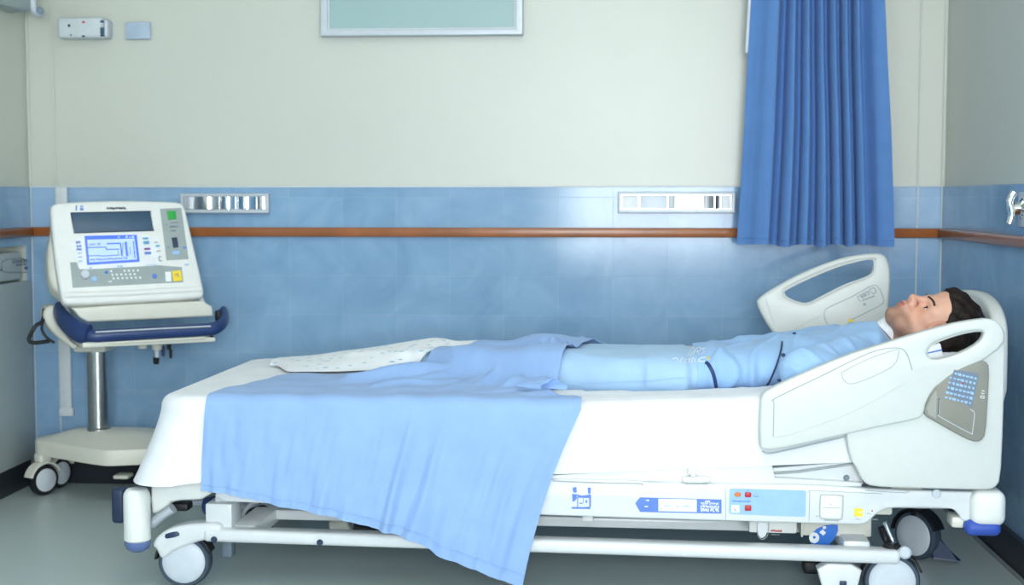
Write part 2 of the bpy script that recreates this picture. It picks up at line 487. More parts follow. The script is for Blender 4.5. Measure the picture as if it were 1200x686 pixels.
# framed frosted window high in the back wall
a = hit(378, 44, Vector((0, 0, 0)), Vector((0, 1, 0))); b = hit(613.5, 41, Vector((0, 0, 0)), Vector((0, 1, 0)))
wx0, wx1, wz0, wz1 = a.x, b.x, a.z, 2.25
fw = .026
win = struct('window_1', plate('window_1', [[(wx0, wz0), (wx1, wz0), (wx1, wz1), (wx0, wz1)], [(wx0 + fw, wz0 + fw * .85), (wx0 + fw, wz1 - fw), (wx1 - fw, wz1 - fw), (wx1 - fw, wz0 + fw * .85)]], .04, .004, O=(0, -.02, 0)), M['alu'])
struct('window_pane', boxes((wx0 + fw - .002, wx1 - fw + .002, -.016, -.008, wz0 + fw * .8, wz1 - fw + .002)), M['frost'], win)
struct('glazing_bead', plate('glazing_bead', [[(wx0 + fw - .002, wz0 + fw * .8), (wx1 - fw + .002, wz0 + fw * .8), (wx1 - fw + .002, wz1 - fw), (wx0 + fw - .002, wz1 - fw)], [(wx0 + fw + .006, wz0 + fw * .85 + .006), (wx0 + fw + .006, wz1 - fw - .006), (wx1 - fw - .006, wz1 - fw - .006), (wx1 - fw - .006, wz0 + fw * .85 + .006)]], .012, .002, O=(0, -.022, 0)), M['trimwhite'], win)

Y0 = Vector((0, 0, 0)); NB = Vector((0, -1, 0))
def wallp(x, y, d=0.): return hit(x, y, Vector((0, -d, 0)), NB)

# white cable trunking behind the trolley
a = wallp(67.5, 219); b = wallp(80, 219)
bm = boxes((a.x, b.x, -.018, 0, .28, ZT), bev=.003)
box(bm, ((a.x + b.x) / 2, -.011, .27), (b.x - a.x + .012, .022, .03), .003)
o = link('cable_trunking', from_bm('cable_trunking', bm), M['trimwhite']); recentre(o)
tag(o, 'white vertical cable trunking on blue tiles behind the monitor trolley', 'cable trunking')

# white wall unit, top left
a = wallp(74, 47); b = wallp(132, 22); T = thing('wall_dispenser', 'white wall unit with small dark buttons, high on the left of the cream wall', 'wall unit', Matrix.Translation((a.x + .09, 0, a.z)))
bm = bmesh.new(); w, h = b.x - a.x, b.z - a.z
box(bm, (a.x + w * .46, -.032, a.z + h / 2), (w * .90, .06, h), .012, 3)
link('housing', from_bm('housing', bm), mat('pale_grey_housing', (206, 216, 220), .45), T, True)
bm = bmesh.new(); box(bm, (a.x + w * .94, -.025, a.z + h / 2 - .002), (w * .12, .05, h * .94), .012, 3)
link('end_cap', from_bm('end_cap', bm), M['alu'], T, True)['label'] = 'grey rounded end cap'
f = Vector((0, -.0622, 0))
Deco(f, NB).rect(79.5, 28.5, 82.5, 31.5).build('button', M['print_dark'], T); Deco(f, NB).disc(83, 41, 1).build('button', M['print_dark'], T); Deco(f, NB).poly([(95.5, 41.5), (100, 41.5), (99, 43.6), (96.5, 43.6)]).build('latch', M['print_dark'], T); Deco(f, NB).rect(117.5, 40.5, 122.5, 42.5).build('display_edge', M['print_dark'], T)
Deco(f, NB).poly([(95.5, 25), (100, 25), (99, 27.2), (97, 27.2)]).build('indicator', M['red'], T)['label'] = 'small red indicator'
Deco(f, NB).rect(117.5, 24, 121.5, 26.6).build('logo', M['navy'], T)['label'] = 'dark blue mark'
Deco(f, NB).rect(117.5, 32, 122, 40.2).build('display', M['glassdark'], T)['label'] = 'slim dark display strip'

a = wallp(148, 46.5); b = wallp(177, 26)
o = link('blank_wall_plate', from_bm('blank_wall_plate', boxes((a.x, b.x, -.012, 0, a.z, b.z), bev=.004)), mat('pale_blue_plate', (176, 194, 214), .45)); recentre(o)
tag(o, 'small pale blue-grey blank plate on cream wall beside the white unit', 'wall plate')

# chrome service strips set in the tiles
def strip(px0, py0, px1, py1, nlab, cells, label):
    a = wallp(px0, py1); b = wallp(px1, py0)
    T = thing('wall_outlet_strip', label, 'outlet strip', Matrix.Translation(((a.x + b.x) / 2, 0, a.z)), 'chrome service strips on the tiled wall')
    w, h = b.x - a.x, b.z - a.z
    me = plate('frame', [[(a.x, a.z), (b.x, a.z), (b.x, b.z), (a.x, b.z)], [(a.x + .012, a.z + .014), (a.x + .012, b.z - .01), (b.x - .012, b.z - .01), (b.x - .012, a.z + .014)]], .03, .004, O=(0, -.015, 0))
    link('frame', me, M['alu'], T, True)
    link('backing', from_bm('backing', boxes((a.x + .01, b.x - .01, -.008, -.001, a.z + .012, b.z - .008))), M['steel'], T, True)
    for c0, c1, mm, bulge in cells:
        bm = bmesh.new(); x0 = a.x + .014 + (w - .028) * c0; x1 = a.x + .014 + (w - .028) * c1
        n = 12; r = []
        for i in range(n + 1):
            t = i / n; x = x0 + (x1 - x0) * t; y = -.010 - bulge * math.sin(math.pi * t)
            r.append((bm.verts.new((x, y, a.z + .016)), bm.verts.new((x, y, b.z - .012)), bm.verts.new((x, -.007, b.z - .012)), bm.verts.new((x, -.007, a.z + .016))))
        for i in range(n):
            for k in range(4): bm.faces.new((r[i][k], r[i][(k + 1) % 4], r[i + 1][(k + 1) % 4], r[i + 1][k]))
        bm.faces.new(r[0]); bm.faces.new(r[-1])
        link('socket_cover', from_bm('socket_cover', bm, 30), M[mm], T, True)
strip(214, 227, 317, 250, 0, [(0, .1, 'alu', .004), (.12, .42, 'steel', .02), (.43, .62, 'chrome', .014), (.63, .88, 'chrome', .02), (.89, 1, 'steel', .004)],
      'long chrome service strip on blue tiles beside the patient monitor')
strip(724, 225, 861, 250, 0, [(0, .15, 'print_white', .002), (.165, .42, 'alu', .003), (.425, .49, 'trimwhite', .004), (.49, .74, 'steel', .003), (.75, .8, 'print_white', .012), (.8, .9, 'steel', .015), (.91, 1, 'print_white', .003)],
      'long chrome service strip on blue tiles beside the curtain')

# bracket coming in at the top left corner
T = thing('wall_bracket', 'grey wall bracket with a rounded hook end at the upper left edge', 'bracket', Matrix.Translation((-2.1, -.3, 1.72)))
bm = bmesh.new()
pw = lambda x, y, d: hit(x, y, Vector((0, -d, 0)), NB)
q = [pw(-30, -8, .62), pw(0, 4.5, .4), pw(23, 14.5, .2), pw(36, 12.5, .2), pw(36, -60, .2), pw(-30, -60, .62)]
bm2 = bmesh.new(); lo = [bm2.verts.new(p) for p in q]; hi = [bm2.verts.new(p + Vector((-.05, .02, 0))) for p in q]
bm2.faces.new(lo); bm2.faces.new(list(reversed(hi)))
for i in range(6): bm2.faces.new((lo[i], hi[i], hi[(i + 1) % 6], lo[(i + 1) % 6]))
link('panel', from_bm('panel', bm2), M['grey'], T, True)
bm = bmesh.new(); tube(bm, spline([pw(37, -60, .19), pw(37, -20, .19), pw(38.5, 5, .19), pw(41, 13, .19), pw(45, 16, .19), pw(49, 12, .19)], 6), .014, 12)
link('hook', from_bm('hook', bm), M['alu'], T, True)
bm = bmesh.new(); cyl(bm, pw(47, 12.2, .215), pw(47, 12.2, .165), .013, bev=.003); link('hook_tip', from_bm('hook_tip', bm), M['print_grey'], T, True)

# tap on the right-hand wall
tp = lambda x, y: hit(x, y, Vector((XR, 0, 0)), Vector((-1, 0, 0)))
c = tp(1200, 244)
T = thing('wall_tap', 'chrome gas outlet on blue tiles of the right wall at the frame edge', 'wall outlet', Matrix.Translation((XR, c.y, c.z - .05)))
bm = bmesh.new(); lathe(bm, [(.03, 0), (.03, .008), (.02, .014), (.018, .03)], (XR, c.y, c.z), (-1, 0, 0)); link('flange', from_bm('flange', bm), M['chrome'], T, True)
bm = bmesh.new(); box(bm, (XR - .004, c.y - .0, c.z - .004), (.006, .07, .1), .004); link('back_plate', from_bm('back_plate', bm), M['alu'], T, True)
bm = bmesh.new(); tube(bm, spline([(XR - .028, c.y, c.z + .045), (XR - .04, c.y, c.z + .02), (XR - .034, c.y, c.z - .02), (XR - .04, c.y, c.z - .045)], 6), .011, 12); link('lever', from_bm('lever', bm), M['chrome'], T, True)

# ------------------------------------------------------------------ curtain
CY = -.13
T = thing('curtain', 'long pleated blue curtain hanging against the tiled wall beside the bed head', 'curtain', Matrix.Translation((.74, CY, .92)))
def curtain_pt(u, z):
    # edges seen in the photo at several heights
    y_of = [(286, 861.5, 1046.5), (230, 866, 1044.5), (150, 871.5, 1041), (70, 876, 1036), (0, 880, 1033), (-60, 882, 1030)]
    zs = []; ls = []; rs = []
    for y, l, r in y_of:
        p = hit(l, y, Vector((0, CY, 0)), NB); q_ = hit(r, y, Vector((0, CY, 0)), NB); zs.append(p.z); ls.append(p.x); rs.append(q_.x)
    l = np.interp(z, zs, ls); r = np.interp(z, zs, rs)
    return l, r
pl = [0, .19, .255, .315, .375, .425, .485, .54, .59, .635, .68, .72, .765, .805, .855, 1.0]   # valley / crest spacing as in the photo
U = np.linspace(0, 1, 260); cu_pts = []
ph = np.interp(U, pl, np.arange(len(pl)) * math.pi)
for u, p in zip(U, ph):
    col = []
    for z in np.linspace(.905, 2.35, 40):
        l, r = curtain_pt(u, z)
        hgt = (z - .905) / 1.45
        a = .042 * (1 - .3 * hgt) * float(np.interp(u, [0, .08, .13, .85, .92, 1], [.25, .35, 1, 1, .4, .3]))
        sway = .012 * math.sin(7 * u + 2.3 * z) + .004 * math.sin(23 * u - 3 * z)
        x = l + (r - l) * u + .006 * math.sin(2 * p + 1) * (1 - hgt) + .003 * math.sin(3 * z + 9 * u)
        col.append((x, CY - .01 + a * math.cos(p) + sway, z + .004 * math.sin(p * .5)))
    cu_pts.append(col)
link('cloth', grid_mesh('cloth', cu_pts, .002), M['curtain'], T, True)
bm = bmesh.new()
tube(bm, [(c_[0] - .004, c_[1] + .004, c_[2]) for c_ in cu_pts[0][18:]], .006, 8)
link('lining_edge', from_bm('lining_edge', bm), M['trimwhite'], T, True)['label'] = 'white lining showing at the left edge'
bm = bmesh.new(); tube(bm, [(c_[0][0], c_[0][1] - .0015, c_[0][2] + .022) for c_ in cu_pts], .0016, 6); link('hem', from_bm('hem', bm), M['curtain'], T, True)
bm = boxes((.35, 1.15, CY - .03, CY + .01, 2.36, 2.40), bev=.004)
bm_ = [box(bm, (x, CY - .01, 2.6), (.02, .02, .4), .003) for x in (.42, 1.08)]
struct('trim_10', bm, M['alu'])

# ------------------------------------------------------------------ built-in cabinet and the machine on it, left edge
CX = XL + .012
T = thing('low_cabinet', 'pale grey low cabinet with dark plinth in the recess at the left edge', 'cabinet', Matrix.Translation((CX - .22, -.95, 0)))
zc = hit(0, 334, Vector((CX, 0, 0)), Vector((1, 0, 0))).z
bm = bmesh.new(); box(bm, (CX - .23, (NY0 + NY1) / 2, (zc + .1) / 2 + .0), (.46, NY1 - NY0 - .012, zc - .1), .006); link('body', from_bm('body', bm), M['cabinet'], T, True)
bm = bmesh.new(); box(bm, (CX - .235, (NY0 + NY1) / 2, .05), (.44, NY1 - NY0 - .012, .1), .002); link('plinth', from_bm('plinth', bm), M['plinth'], T, True)['label'] = 'dark grey plinth'
zt = hit(0, 297.5, Vector((CX, 0, 0)), Vector((1, 0, 0))).z
T = thing('countertop_machine', 'pale grey boxy machine with blue mark standing on the low cabinet', 'machine', Matrix.Translation((CX - .2, -.5, zc)))
bm = bmesh.new(); box(bm, (CX - .205, -.085 - .34, (zc + zt) / 2 + .002), (.38, .68, zt - zc - .006), .008, 3); link('housing', from_bm('housing', bm), M['cabinet'], T, True)
cx1 = CX - .015
D = lambda **k: Deco((cx1, 0, 0), (1, 0, 0), **k)
bm = bmesh.new()
pp = chaikin([hit(x, y, Vector((cx1 + .001, 0, 0)), Vector((1, 0, 0))) for x, y in ((2, 304), (34, 302.5), (35, 317), (34, 319.5), (4, 319.5), (2.5, 316))], 1)
tube(bm, pp + [pp[0]], .0012, 6); link('panel_seam', from_bm('panel_seam', bm), M['print_grey'], T, True)
D().glyphs(14, 309, 33, 307.6, 4, 8, .7, 5).glyphs(18, 312.2, 31, 310.5, 2, 9, .5, 8).build('lettering', M['print_grey'], T)
D().rect(28.5, 312.6, 33.8, 316.2, 0, -.05).build('logo', M['navy'], T)['label'] = 'small blue mark'
D().poly([(0, 315.5), (2, 316), (2.4, 317.5), (0, 317.5)]).build('vent_slot', M['print_dark'], T)
# ------------------------------------------------------------------ the bed
BN = BED.to_3x3() @ Vector((0, -1, 0))
def bedO(by): return BED @ Vector((0, by, 0))
bed = thing('hospital_bed', 'white electric hospital bed on large castors with moulded plastic side rails', 'bed', BED.copy())
def bpart(name, me, m, parent=None, label=None):
    if isinstance(me, bmesh.types.BMesh): me = from_bm(name, me)
    o = link(name, me, M[m] if isinstance(m, str) else m, parent or bed)
    if label: o['label'] = label
    return o

def px_plate(name, loops, by, thick, bev, it=1):
    """panel whose outer face stands at depth by, outline read off the photo at that depth"""
    ls = []
    for lp in loops:
        q = [Vector(bp(x, y, by)) for x, y in lp]
        ls.append(chaikin(q, it) if it else q)
    return plate(name, ls, thick, bev, O=(0, by + thick / 2, 0))

NS = -.475            # near long side of the bed
# --- base frame: long lower beams and cross members
for by in (NS + .03, -NS - .03):
    l = bp(237, 625, by - .03)[0]; r = bp(1056, 650, by - .03)[0]
    if by > 0: l, r = -.95, .90
    zl, zr = bp(237, 628.5, NS)[1], bp(1056, 655, NS)[1]
    bm = bmesh.new(); box(bm, ((l + r) / 2, by, 0), (r - l, .06, .036), .013, 4)
    for v in bm.verts: v.co.z += zl + (zr - zl) * (v.co.x - l) / (r - l)
    bpart('base_beam', bm, 'enamel')
bm = bmesh.new()
for x in (-.85, .80): box(bm, (x, 0, .15), (.07, .86, .045), .008)
for y in (-.2, .2): box(bm, (-.02, y, .155), (1.6, .05, .03), .006)
bpart('cross_frame', bm, 'enamel')
# beam bolts
for px in (251, 375):
    p = bpt(px, 632.5 if px < 300 else 636, NS); bm = bmesh.new(); cyl(bm, (p.x, NS + .002, p.z), (p.x, NS - .006, p.z), .0085, bev=.002, seg=20)
    bpart('bolt', bm, 'darkblue')

# --- castors
def caster(bx, by, ang, z0=.0, cover=True):
    """returns part bracket with tyre and wheel disc below it"""
    R = .0725; s = -1 if by < 0 else 1
    mtx = Matrix.Translation((bx, by, 0)) @ Matrix.Rotation(ang, 4, 'Z')
    bm = bmesh.new()
    b2 = bmesh.new(); cyl(b2, (0, 0, .13), (0, 0, .165), .024, bev=.003); merge_bm(bm, b2)
    # fork: arch of a hood over the wheel
    outer = [(R * 1.12 * math.cos(t), R + R * 1.12 * math.sin(t)) for t in np.linspace(math.radians(20), math.radians(175), 18)]
    inner = [(R * 1.03 * math.cos(t), R + R * 1.03 * math.sin(t)) for t in np.linspace(math.radians(175), math.radians(20), 18)]
    me = plate('hood', [outer + inner], .05, .002); bm.from_mesh(me); bpy.data.meshes.remove(me)
    bm.transform(mtx)
    br = bpart('caster', bm, 'black')
    bm = bmesh.new()
    lathe(bm, [(R * .80, -.021), (R * .93, -.0215), (R * .985, -.016), (R, -.008), (R, .008), (R * .985, .016), (R * .93, .0215), (R * .80, .021)], (0, 0, R), (0, 1, 0), 48)
    bm.transform(mtx); bpart('tyre', bm, 'tyre', br)
    for q in (-1, 1):
        bm = bmesh.new(); lathe(bm, [(R * .82, q * .012), (R * .82, q * .0225), (R * .74, q * .0275), (R * .4, q * .029), (.001, q * .0295)], (0, 0, R), (0, 1, 0), 48)
        bm.transform(mtx); bpart('wheel_disc', bm, 'disc', br)
    return br
caster(bp(218, 675, -.43)[0], -.43, math.radians(4))
caster(bp(1044, 700, -.43)[0], -.43, math.radians(-3))
caster(-.98, .40, math.radians(10))
fx = BEDI @ hit(1075, 655, Vector((0, 0, 0)), Vector((0, 0, 1)))
fc = caster(fx.x, fx.y, math.radians(-48))
# foot brake pedal beside the far head-end castor
bm = bmesh.new()
q = BEDI @ hit(1128, 657, Vector((0, 0, .01)), Vector((0, 0, 1)))
pts = [(fx.x + .03, fx.y - .03, .012), (q.x, q.y, .008), (q.x - .05, q.y, .05), (fx.x + .05, fx.y - .02, .085), (fx.x + .02, fx.y - .01, .07)]
lo = [bm.verts.new((p[0], p[1] - .025, p[2])) for p in pts]; hi = [bm.verts.new((p[0] - .004, p[1] + .03, p[2])) for p in pts]
bm.faces.new(lo); bm.faces.new(list(reversed(hi)))
for i in range(5): bm.faces.new((lo[i], hi[i], hi[(i + 1) % 5], lo[(i + 1) % 5]))
bmesh.ops.bevel(bm, geom=bm.edges[:], offset=.008, segments=3, affect='EDGES'); bpart('brake_pedal', bm, 'darkblue', None, 'dark blue brake pedal')

# --- foot end: bracket over the near castor with its pedal insert
bm = bmesh.new()
arm = [bpt(x, y, -.45) for x, y in ((182, 632), (181, 640), (185, 641), (190, 654), (197, 652), (205, 645), (222, 638), (240, 632), (262, 630), (262, 612), (240, 612), (215, 614), (195, 620))]
me = plate('castor_arm', [chaikin([(p.x, p.z) for p in arm], 2)], .07, .012, O=(0, -.435, 0)); bpart('castor_arm', me, 'enamel')
p = bpt(207, 624.5, -.44)
bm = bmesh.new(); lathe(bm, [(.001, .0), (.6, .0), (.95, .15), (1, .5), (.9, .85), (.6, 1), (.001, 1)], (0, 0, 0), (0, 0, 1), 28)
bm.transform(Matrix.Translation((p.x, -.455, p.z - .008)) @ Matrix.Rotation(math.radians(-14), 4, 'Y') @ Matrix.Diagonal((.033, .02, .018, 1))); bpart('pedal_insert', bm, 'darkblue', None, 'blue-grey oval pedal insert')
# head-end castor arm (white tapered leg under the beam)
me = px_plate('castor_arm', [[(956, 661), (1012, 663), (1005, 690), (999, 706), (970, 706), (964, 690)]], -.47, .05, .006, 1); bpart('castor_arm', me, 'enamel')
bm = bmesh.new(); box(bm, (bp(988, 684, -.474)[0], -.4735, bp(988, 684, -.474)[1]), (.018, .006, .012), .002); bpart('release_button', bm, 'darkblue')
# pillars between the base and the deck
def pillar(name, px0, py0, px1, py1, by, r):
    a = bpt(px0, py0, by); b = bpt(px1, py1, by); bm = bmesh.new(); cyl(bm, a, b, r, bev=.002); return bpart(name, bm, 'enamel')
for y in (-.12, .12):
    for x in (-.55, .62):
        bm = bmesh.new(); box(bm, (x, y, .22), (.07, .05, .14), .01); bpart('lift_column', bm, 'steel')
bm = bmesh.new(); box(bm, (bp(262, 608, -.4)[0], -.40, .20), (.075, .09, .07), .006, 2); box(bm, (bp(262, 600, -.4)[0] + .005, -.385, .225), (.05, .06, .06), .006); bpart('pivot_block', bm, 'enamel')
p = bpt(258, 593, -.35); bm = bmesh.new(); lathe(bm, [(.001, -.05), (.024, -.045), (.03, -.01), (.03, .03), (.02, .05), (.001, .052)], (p.x, -.35, p.z), (1, -.25, .12), 24); bpart('end_grip', bm, 'navy', None, 'navy blue rounded grip')

# --- deck frame: side panel with its printed fields, upper rail
side = [(252, 566), (252, 588), (300, 590), (640, 605), (1001, 615.5), (1014, 615), (1022, 608), (1032, 599), (1045, 595.5), (1114, 596), (1122, 601), (1128, 612), (1146, 613.5), (1146, 577), (1120, 576.5), (1010, 573), (950, 568), (855, 568), (790, 566), (755, 566.5), (748, 563), (640, 562), (300, 562)]
me = px_plate('side_panel', [side], NS, .035, .006, 1); side_o = bpart('side_panel', me, 'enamel')
me = plate('side_panel', [[(-1.1, .24), (1.1, .24), (1.1, .32), (-1.1, .32)]], .035, .006, O=(0, -NS - .02, 0)); bpart('side_panel', me, 'enamel')
me = px_plate('upper_rail', [[(280, 552), (650, 557), (750, 550), (868, 545), (905, 545), (908, 560), (1010, 566), (1010, 571), (640, 562), (280, 560)]], NS + .012, .03, .003, 0)
bpart('upper_rail', me, 'enamel')
bm = bmesh.new(); box(bm, (-.02, 0, .285), (2.1, .86, .05), .01); bpart('deck_frame', bm, 'enamel')
# foot end cap of the deck and sloping stay
bm = bmesh.new()
me = px_plate('deck_end', [[(176, 560), (246, 562), (246, 586), (200, 588), (196, 594), (180, 604), (176, 600)]], -.452, .09, .012, 1); bpart('deck_end', me, 'white')
bm = bmesh.new(); a = bpt(178, 615, -.40); b = bpt(203, 596, -.40); tube(bm, [a, (a + b) / 2 + Vector((0, 0, .004)), b], .014, 12, flat=((0, -1, .3), .02)); bpart('stay', bm, 'disc')
bm = bmesh.new(); p = bpt(213, 593, -.36); box(bm, p, (.05, .05, .022), .006); bpart('lock_catch', bm, 'black')

# raised backrest frame wedge
me = px_plate('backrest_frame', [[(745, 558), (868, 552), (1000, 541), (1008, 552), (1012, 568), (745, 567)]], NS + .03, .03, .003, 0); bpart('backrest_frame', me, 'enamel')
bm = bmesh.new(); tube(bm, [bpt(872, 557, NS + .026), bpt(935, 553, NS + .026), bpt(999, 544, NS + .026)], .0035, 8); bpart('frame_lip', bm, 'groove')
bm = bmesh.new(); p = bpt(992, 560.5, NS + .026); lathe(bm, [(.006, 0), (.008, .004), (.006, .008)], (p.x, NS + .032, p.z), (0, -1, 0), 16); bpart('bolt', bm, 'print_grey')
# crank-shaped latch on the rail in the middle
me = px_plate('latch', [[(799, 559), (833, 559), (833, 564), (829, 567), (803, 567), (799, 564)]], NS - .008, .02, .004, 1); la = bpart('latch', me, 'white')
bm = bmesh.new(); p = bpt(811, 552, NS - .006); box(bm, (p.x, NS - .004, p.z), (.022, .018, .022), .004); box(bm, (p.x + .003, NS - .014, p.z - .008), (.014, .012, .012), .003); bpart('latch_knob', bm, 'white', la)
bm = bmesh.new(); tube(bm, [bpt(803, 567.4, NS - .019), bpt(829, 567.4, NS - .019)], .0012, 6); bpart('latch_seam', bm, 'groove', la)
# seams of the side panel
def seam(pts, by, r=.0011, m='groove', parent=None, name='seam', n=5):
    bm = bmesh.new(); tube(bm, spline([bpt(x, y, by) for x, y in pts], n), r, 6); return bpart(name, bm, m, parent)
seam([(648, 564), (700, 566), (748, 567), (753, 569)], NS - .001, .0016, parent=side_o)
seam([(850, 570), (850.5, 610)], NS - .0005, .0008, parent=side_o)
seam([(949, 577), (948, 611)], NS - .0005, .0008, parent=side_o)
seam([(949, 577), (955, 575.5), (1034, 579)], NS - .0005, .0008, parent=side_o)
seam([(1012, 572.5), (1060, 574.5), (1061, 578), (1014, 575)], NS - .001, .001, parent=side_o, n=2)

DS = lambda **k: Deco(bedO(NS), BN, **k)
# pictogram: little bed with two posts
DS().poly([(671, 571.5), (675.5, 571), (676, 577), (674.5, 577.8), (671.5, 577)]).poly([(688.5, 572), (692.5, 571.5), (692.3, 578), (690.3, 579.8), (689.3, 578)]) \
    .poly([(670.5, 579), (676, 579.5), (676, 584.5), (673, 588), (671, 588)]).poly([(676, 579.5), (682, 581.2), (692.6, 579.8), (692.6, 583.5), (690.5, 583.8), (677.5, 583.5)]) \
    .poly([(690.5, 583.5), (692.6, 583.5), (692.6, 594), (690.7, 594)]).poly([(670, 594.5), (670, 596.5), (691.8, 596.8), (691.8, 594), (684, 594.6)]).poly([(676.4, 583), (677.4, 583), (677.4, 595), (676.4, 595)]) \
    .poly([(686.2, 586.5), (688.2, 586.5), (688.2, 589.5), (686.2, 589.5)]).poly([(679, 589.5), (683, 589.7), (683, 590.7), (679, 590.6)]).line([(683.6, 584), (683.6, 589.5)], .6).build('pictogram', M['print_blue'], side_o)['label'] = 'blue pictogram of a bed'
# arrow-shaped blue label with white field
DS().poly([(744.5, 590), (750, 583.2), (845.5, 585.8), (845.5, 602.2), (750, 600.2)]).build('arrow_label', M['print_blue'], side_o)['label'] = 'blue arrow-shaped label'
DS(lift=.0012).poly([(771.5, 584.6), (816.5, 585.6), (816.5, 600.2), (771.5, 599.2)]).poly([(756, 586.4), (760.5, 585.6), (760.5, 587.8)]).poly([(755, 593.4), (759.5, 593), (759.5, 594.2), (755.5, 594.4)]) \
    .glyphs(821, 591.2, 843, 591.8, 2, 9, .6, 3).glyphs(821, 594.6, 843, 595.2, 2.2, 9, .8, 4).glyphs(821, 599.2, 831, 599.5, 3.2, 4, 1.1, 5).glyphs(833, 599.5, 843, 599.8, 3.2, 4, 1.1, 6).rect(826, 587, 832, 588.5).build('label_field', M['print_white'], side_o)['label'] = 'white field of the arrow label'
DS(lift=.0018).glyphs(779, 593.5, 786, 593.6, 1.4, 3, .5, 2).glyphs(793, 594.2, 796, 594.3, 1.4, 2, .5, 7).glyphs(801, 594, 809, 594.2, 1.4, 4, .5, 9).glyphs(773.5, 597.3, 776, 597.4, 1.2, 1, .5, 12).build('small_lettering', M['print_light'], side_o)
# light blue control field with buttons
DS().poly([(855, 573.2), (857, 572.6), (943, 575), (944.6, 577), (943.8, 604.5), (942, 606), (856, 602.8), (854, 601)]).build('control_field', M['print_light'], side_o)['label'] = 'light blue control field'
def button(px, py, rx, ry, m, lb):
    p = bpt(px, py, NS); bm = bmesh.new()
    lathe(bm, [(1, 0), (1, .6), (.8, 1), (.001, 1)], (0, 0, 0), (0, -1, 0), 20)
    bm.transform(Matrix.Translation((p.x, NS - .001, p.z)) @ Matrix.Diagonal((rx, .004, ry, 1))); bpart('button', bm, m, side_o, lb)
button(864.5, 579.7, .0085, .006, 'orange', 'orange oval button')
for yy in (579.9, 595.4):
    p = bpt(876.5, yy, NS); bm = bmesh.new(); box(bm, (p.x, NS - .003, p.z), (.0165, .006, .013 if yy < 590 else .015), .0025); bpart('button', bm, 'red', side_o, 'red square button')
DS(lift=.0012).poly([(857, 592), (866.5, 592.3), (866.5, 601), (857, 600.7)]).build('key', M['print_white'], side_o)['label'] = 'white key'
DS(lift=.0018).line([(860.5, 596), (861, 598.5), (863, 599)], .8).glyphs(858, 588, 880, 588.7, 1.3, 9, .5, 14).glyphs(883, 582.2, 889, 582.4, .9, 4, .4, 15).poly([(875.3, 575.6), (877.8, 575.6), (876.6, 574.2)]).build('small_lettering', M['print_blue'], side_o)
# rocker and yellow label on the right
me = px_plate('rocker_switch', [[(962, 581.5), (964, 581), (985, 581.6), (987, 583), (986.3, 606), (984, 608.5), (964, 607.8), (961.5, 605)]], NS - .005, .008, .002, 1); ro = bpart('rocker_switch', me, 'white', side_o)
seam([(964, 595.2), (985.5, 595.8)], NS - .0052, .0008, parent=ro)
seam([(963, 580.2), (986, 581), (988, 584), (987.4, 605), (984, 609.3), (965, 608.6), (960.6, 605), (961, 583), (963, 580.2)], NS - .0006, .0009, parent=side_o, n=3)
seam([(966, 610), (983, 610.6)], NS - .001, .0014, parent=side_o)
DS().poly([(1001, 596), (1011, 596.4), (1010.8, 605.6), (1000.8, 605.2)]).build('warning_label', M['yellow'], side_o)['label'] = 'small yellow label'
DS(lift=.0014).glyphs(1006, 601, 1010, 601.2, 1.2, 2, .5, 3).build('label_lettering', M['print_white'], side_o)
DS().disc(1022, 599, .9).build('indicator', M['red'], side_o)['label'] = 'tiny red light'
for k_, q in enumerate(((1015, 602.6, 1021, 602.8, .8, 4, .3), (1003, 609, 1009, 609.2, .7, 4, .3), (1022, 609.4, 1029, 609.6, .8, 4, .3), (956, 605.5, 960, 605.6, .9, 3, .35))): DS().glyphs(*q, 4 + k_).build('small_lettering', M['groove'], side_o)
DS(lift=.006).disc(973, 591, .7).build('switch_mark', M['groove'], side_o)
p = bpt(1097, 578.5, NS); bm = bmesh.new(); lathe(bm, [(.0115, 0), (.0115, .004), (.0095, .006), (.001, .006)], (p.x, NS - .0005, p.z), (0, -1, 0), 24); bpart('round_plug', bm, 'disc', side_o)

# --- corner bumpers
def bumper(bx, by, z0, z1, r, hi=True, cap='bluegrey'):
    bm = bmesh.new(); lathe(bm, [(r * .9, z0), (r, z0 + .004), (r, z1 - .022), (r * .96, z1 - .012), (r * .78, z1 - .002), (r * .70, z1), (.001, z1)], (bx, by, 0), (0, 0, 1), 40)
    o = bpart('corner_bumper', bm, 'white')
    bm = bmesh.new(); lathe(bm, [(.001, z0 - .03), (r * .5, z0 - .029), (r * .82, z0 - .022), (r * .97, z0 - .008), (r * .98, z0), (.001, z0)], (bx, by, 0), (0, 0, 1), 40)
    bpart('bumper_cap', bm, cap, o, 'blue rounded cap under the bumper'); return o
BR = .036
bumper(bp(160.5, 600, -.48)[0], -.48, bp(160, 637, -.51)[1], bp(160, 573, -.48)[1], BR)
bumper(bp(160.5, 600, -.48)[0], .44, .15, .27, BR, cap='darkblue')
bx_ = bp(1156, 600, -.47)[0]
z0, z1 = bp(1156, 619, -.5)[1], bp(1156, 573, -.47)[1]
bm = bmesh.new(); box(bm, (bx_, -.455, (z0 + z1) / 2), (.088, .10, z1 - z0), .026, 5); o = bpart('corner_bumper', bm, 'white')
bm = bmesh.new(); box(bm, (bx_ - .012, -.46, z0 - .004), (.09, .085, .04), .018, 4); bpart('bumper_cap', bm, 'capblue', o, 'vivid blue bumper strip')
bm = bmesh.new(); box(bm, (bx_, .44, (z0 + z1) / 2), (.088, .10, z1 - z0), .026, 5); bpart('corner_bumper', bm, 'white')
bm = bmesh.new(); p = bpt(1131, 616, -.45); box(bm, (p.x, -.43, p.z + .01), (.075, .07, .03), .008); box(bm, (p.x - .2, 0, p.z + .03), (.05, .8, .04), .006); bpart('end_bracket', bm, 'ivory')

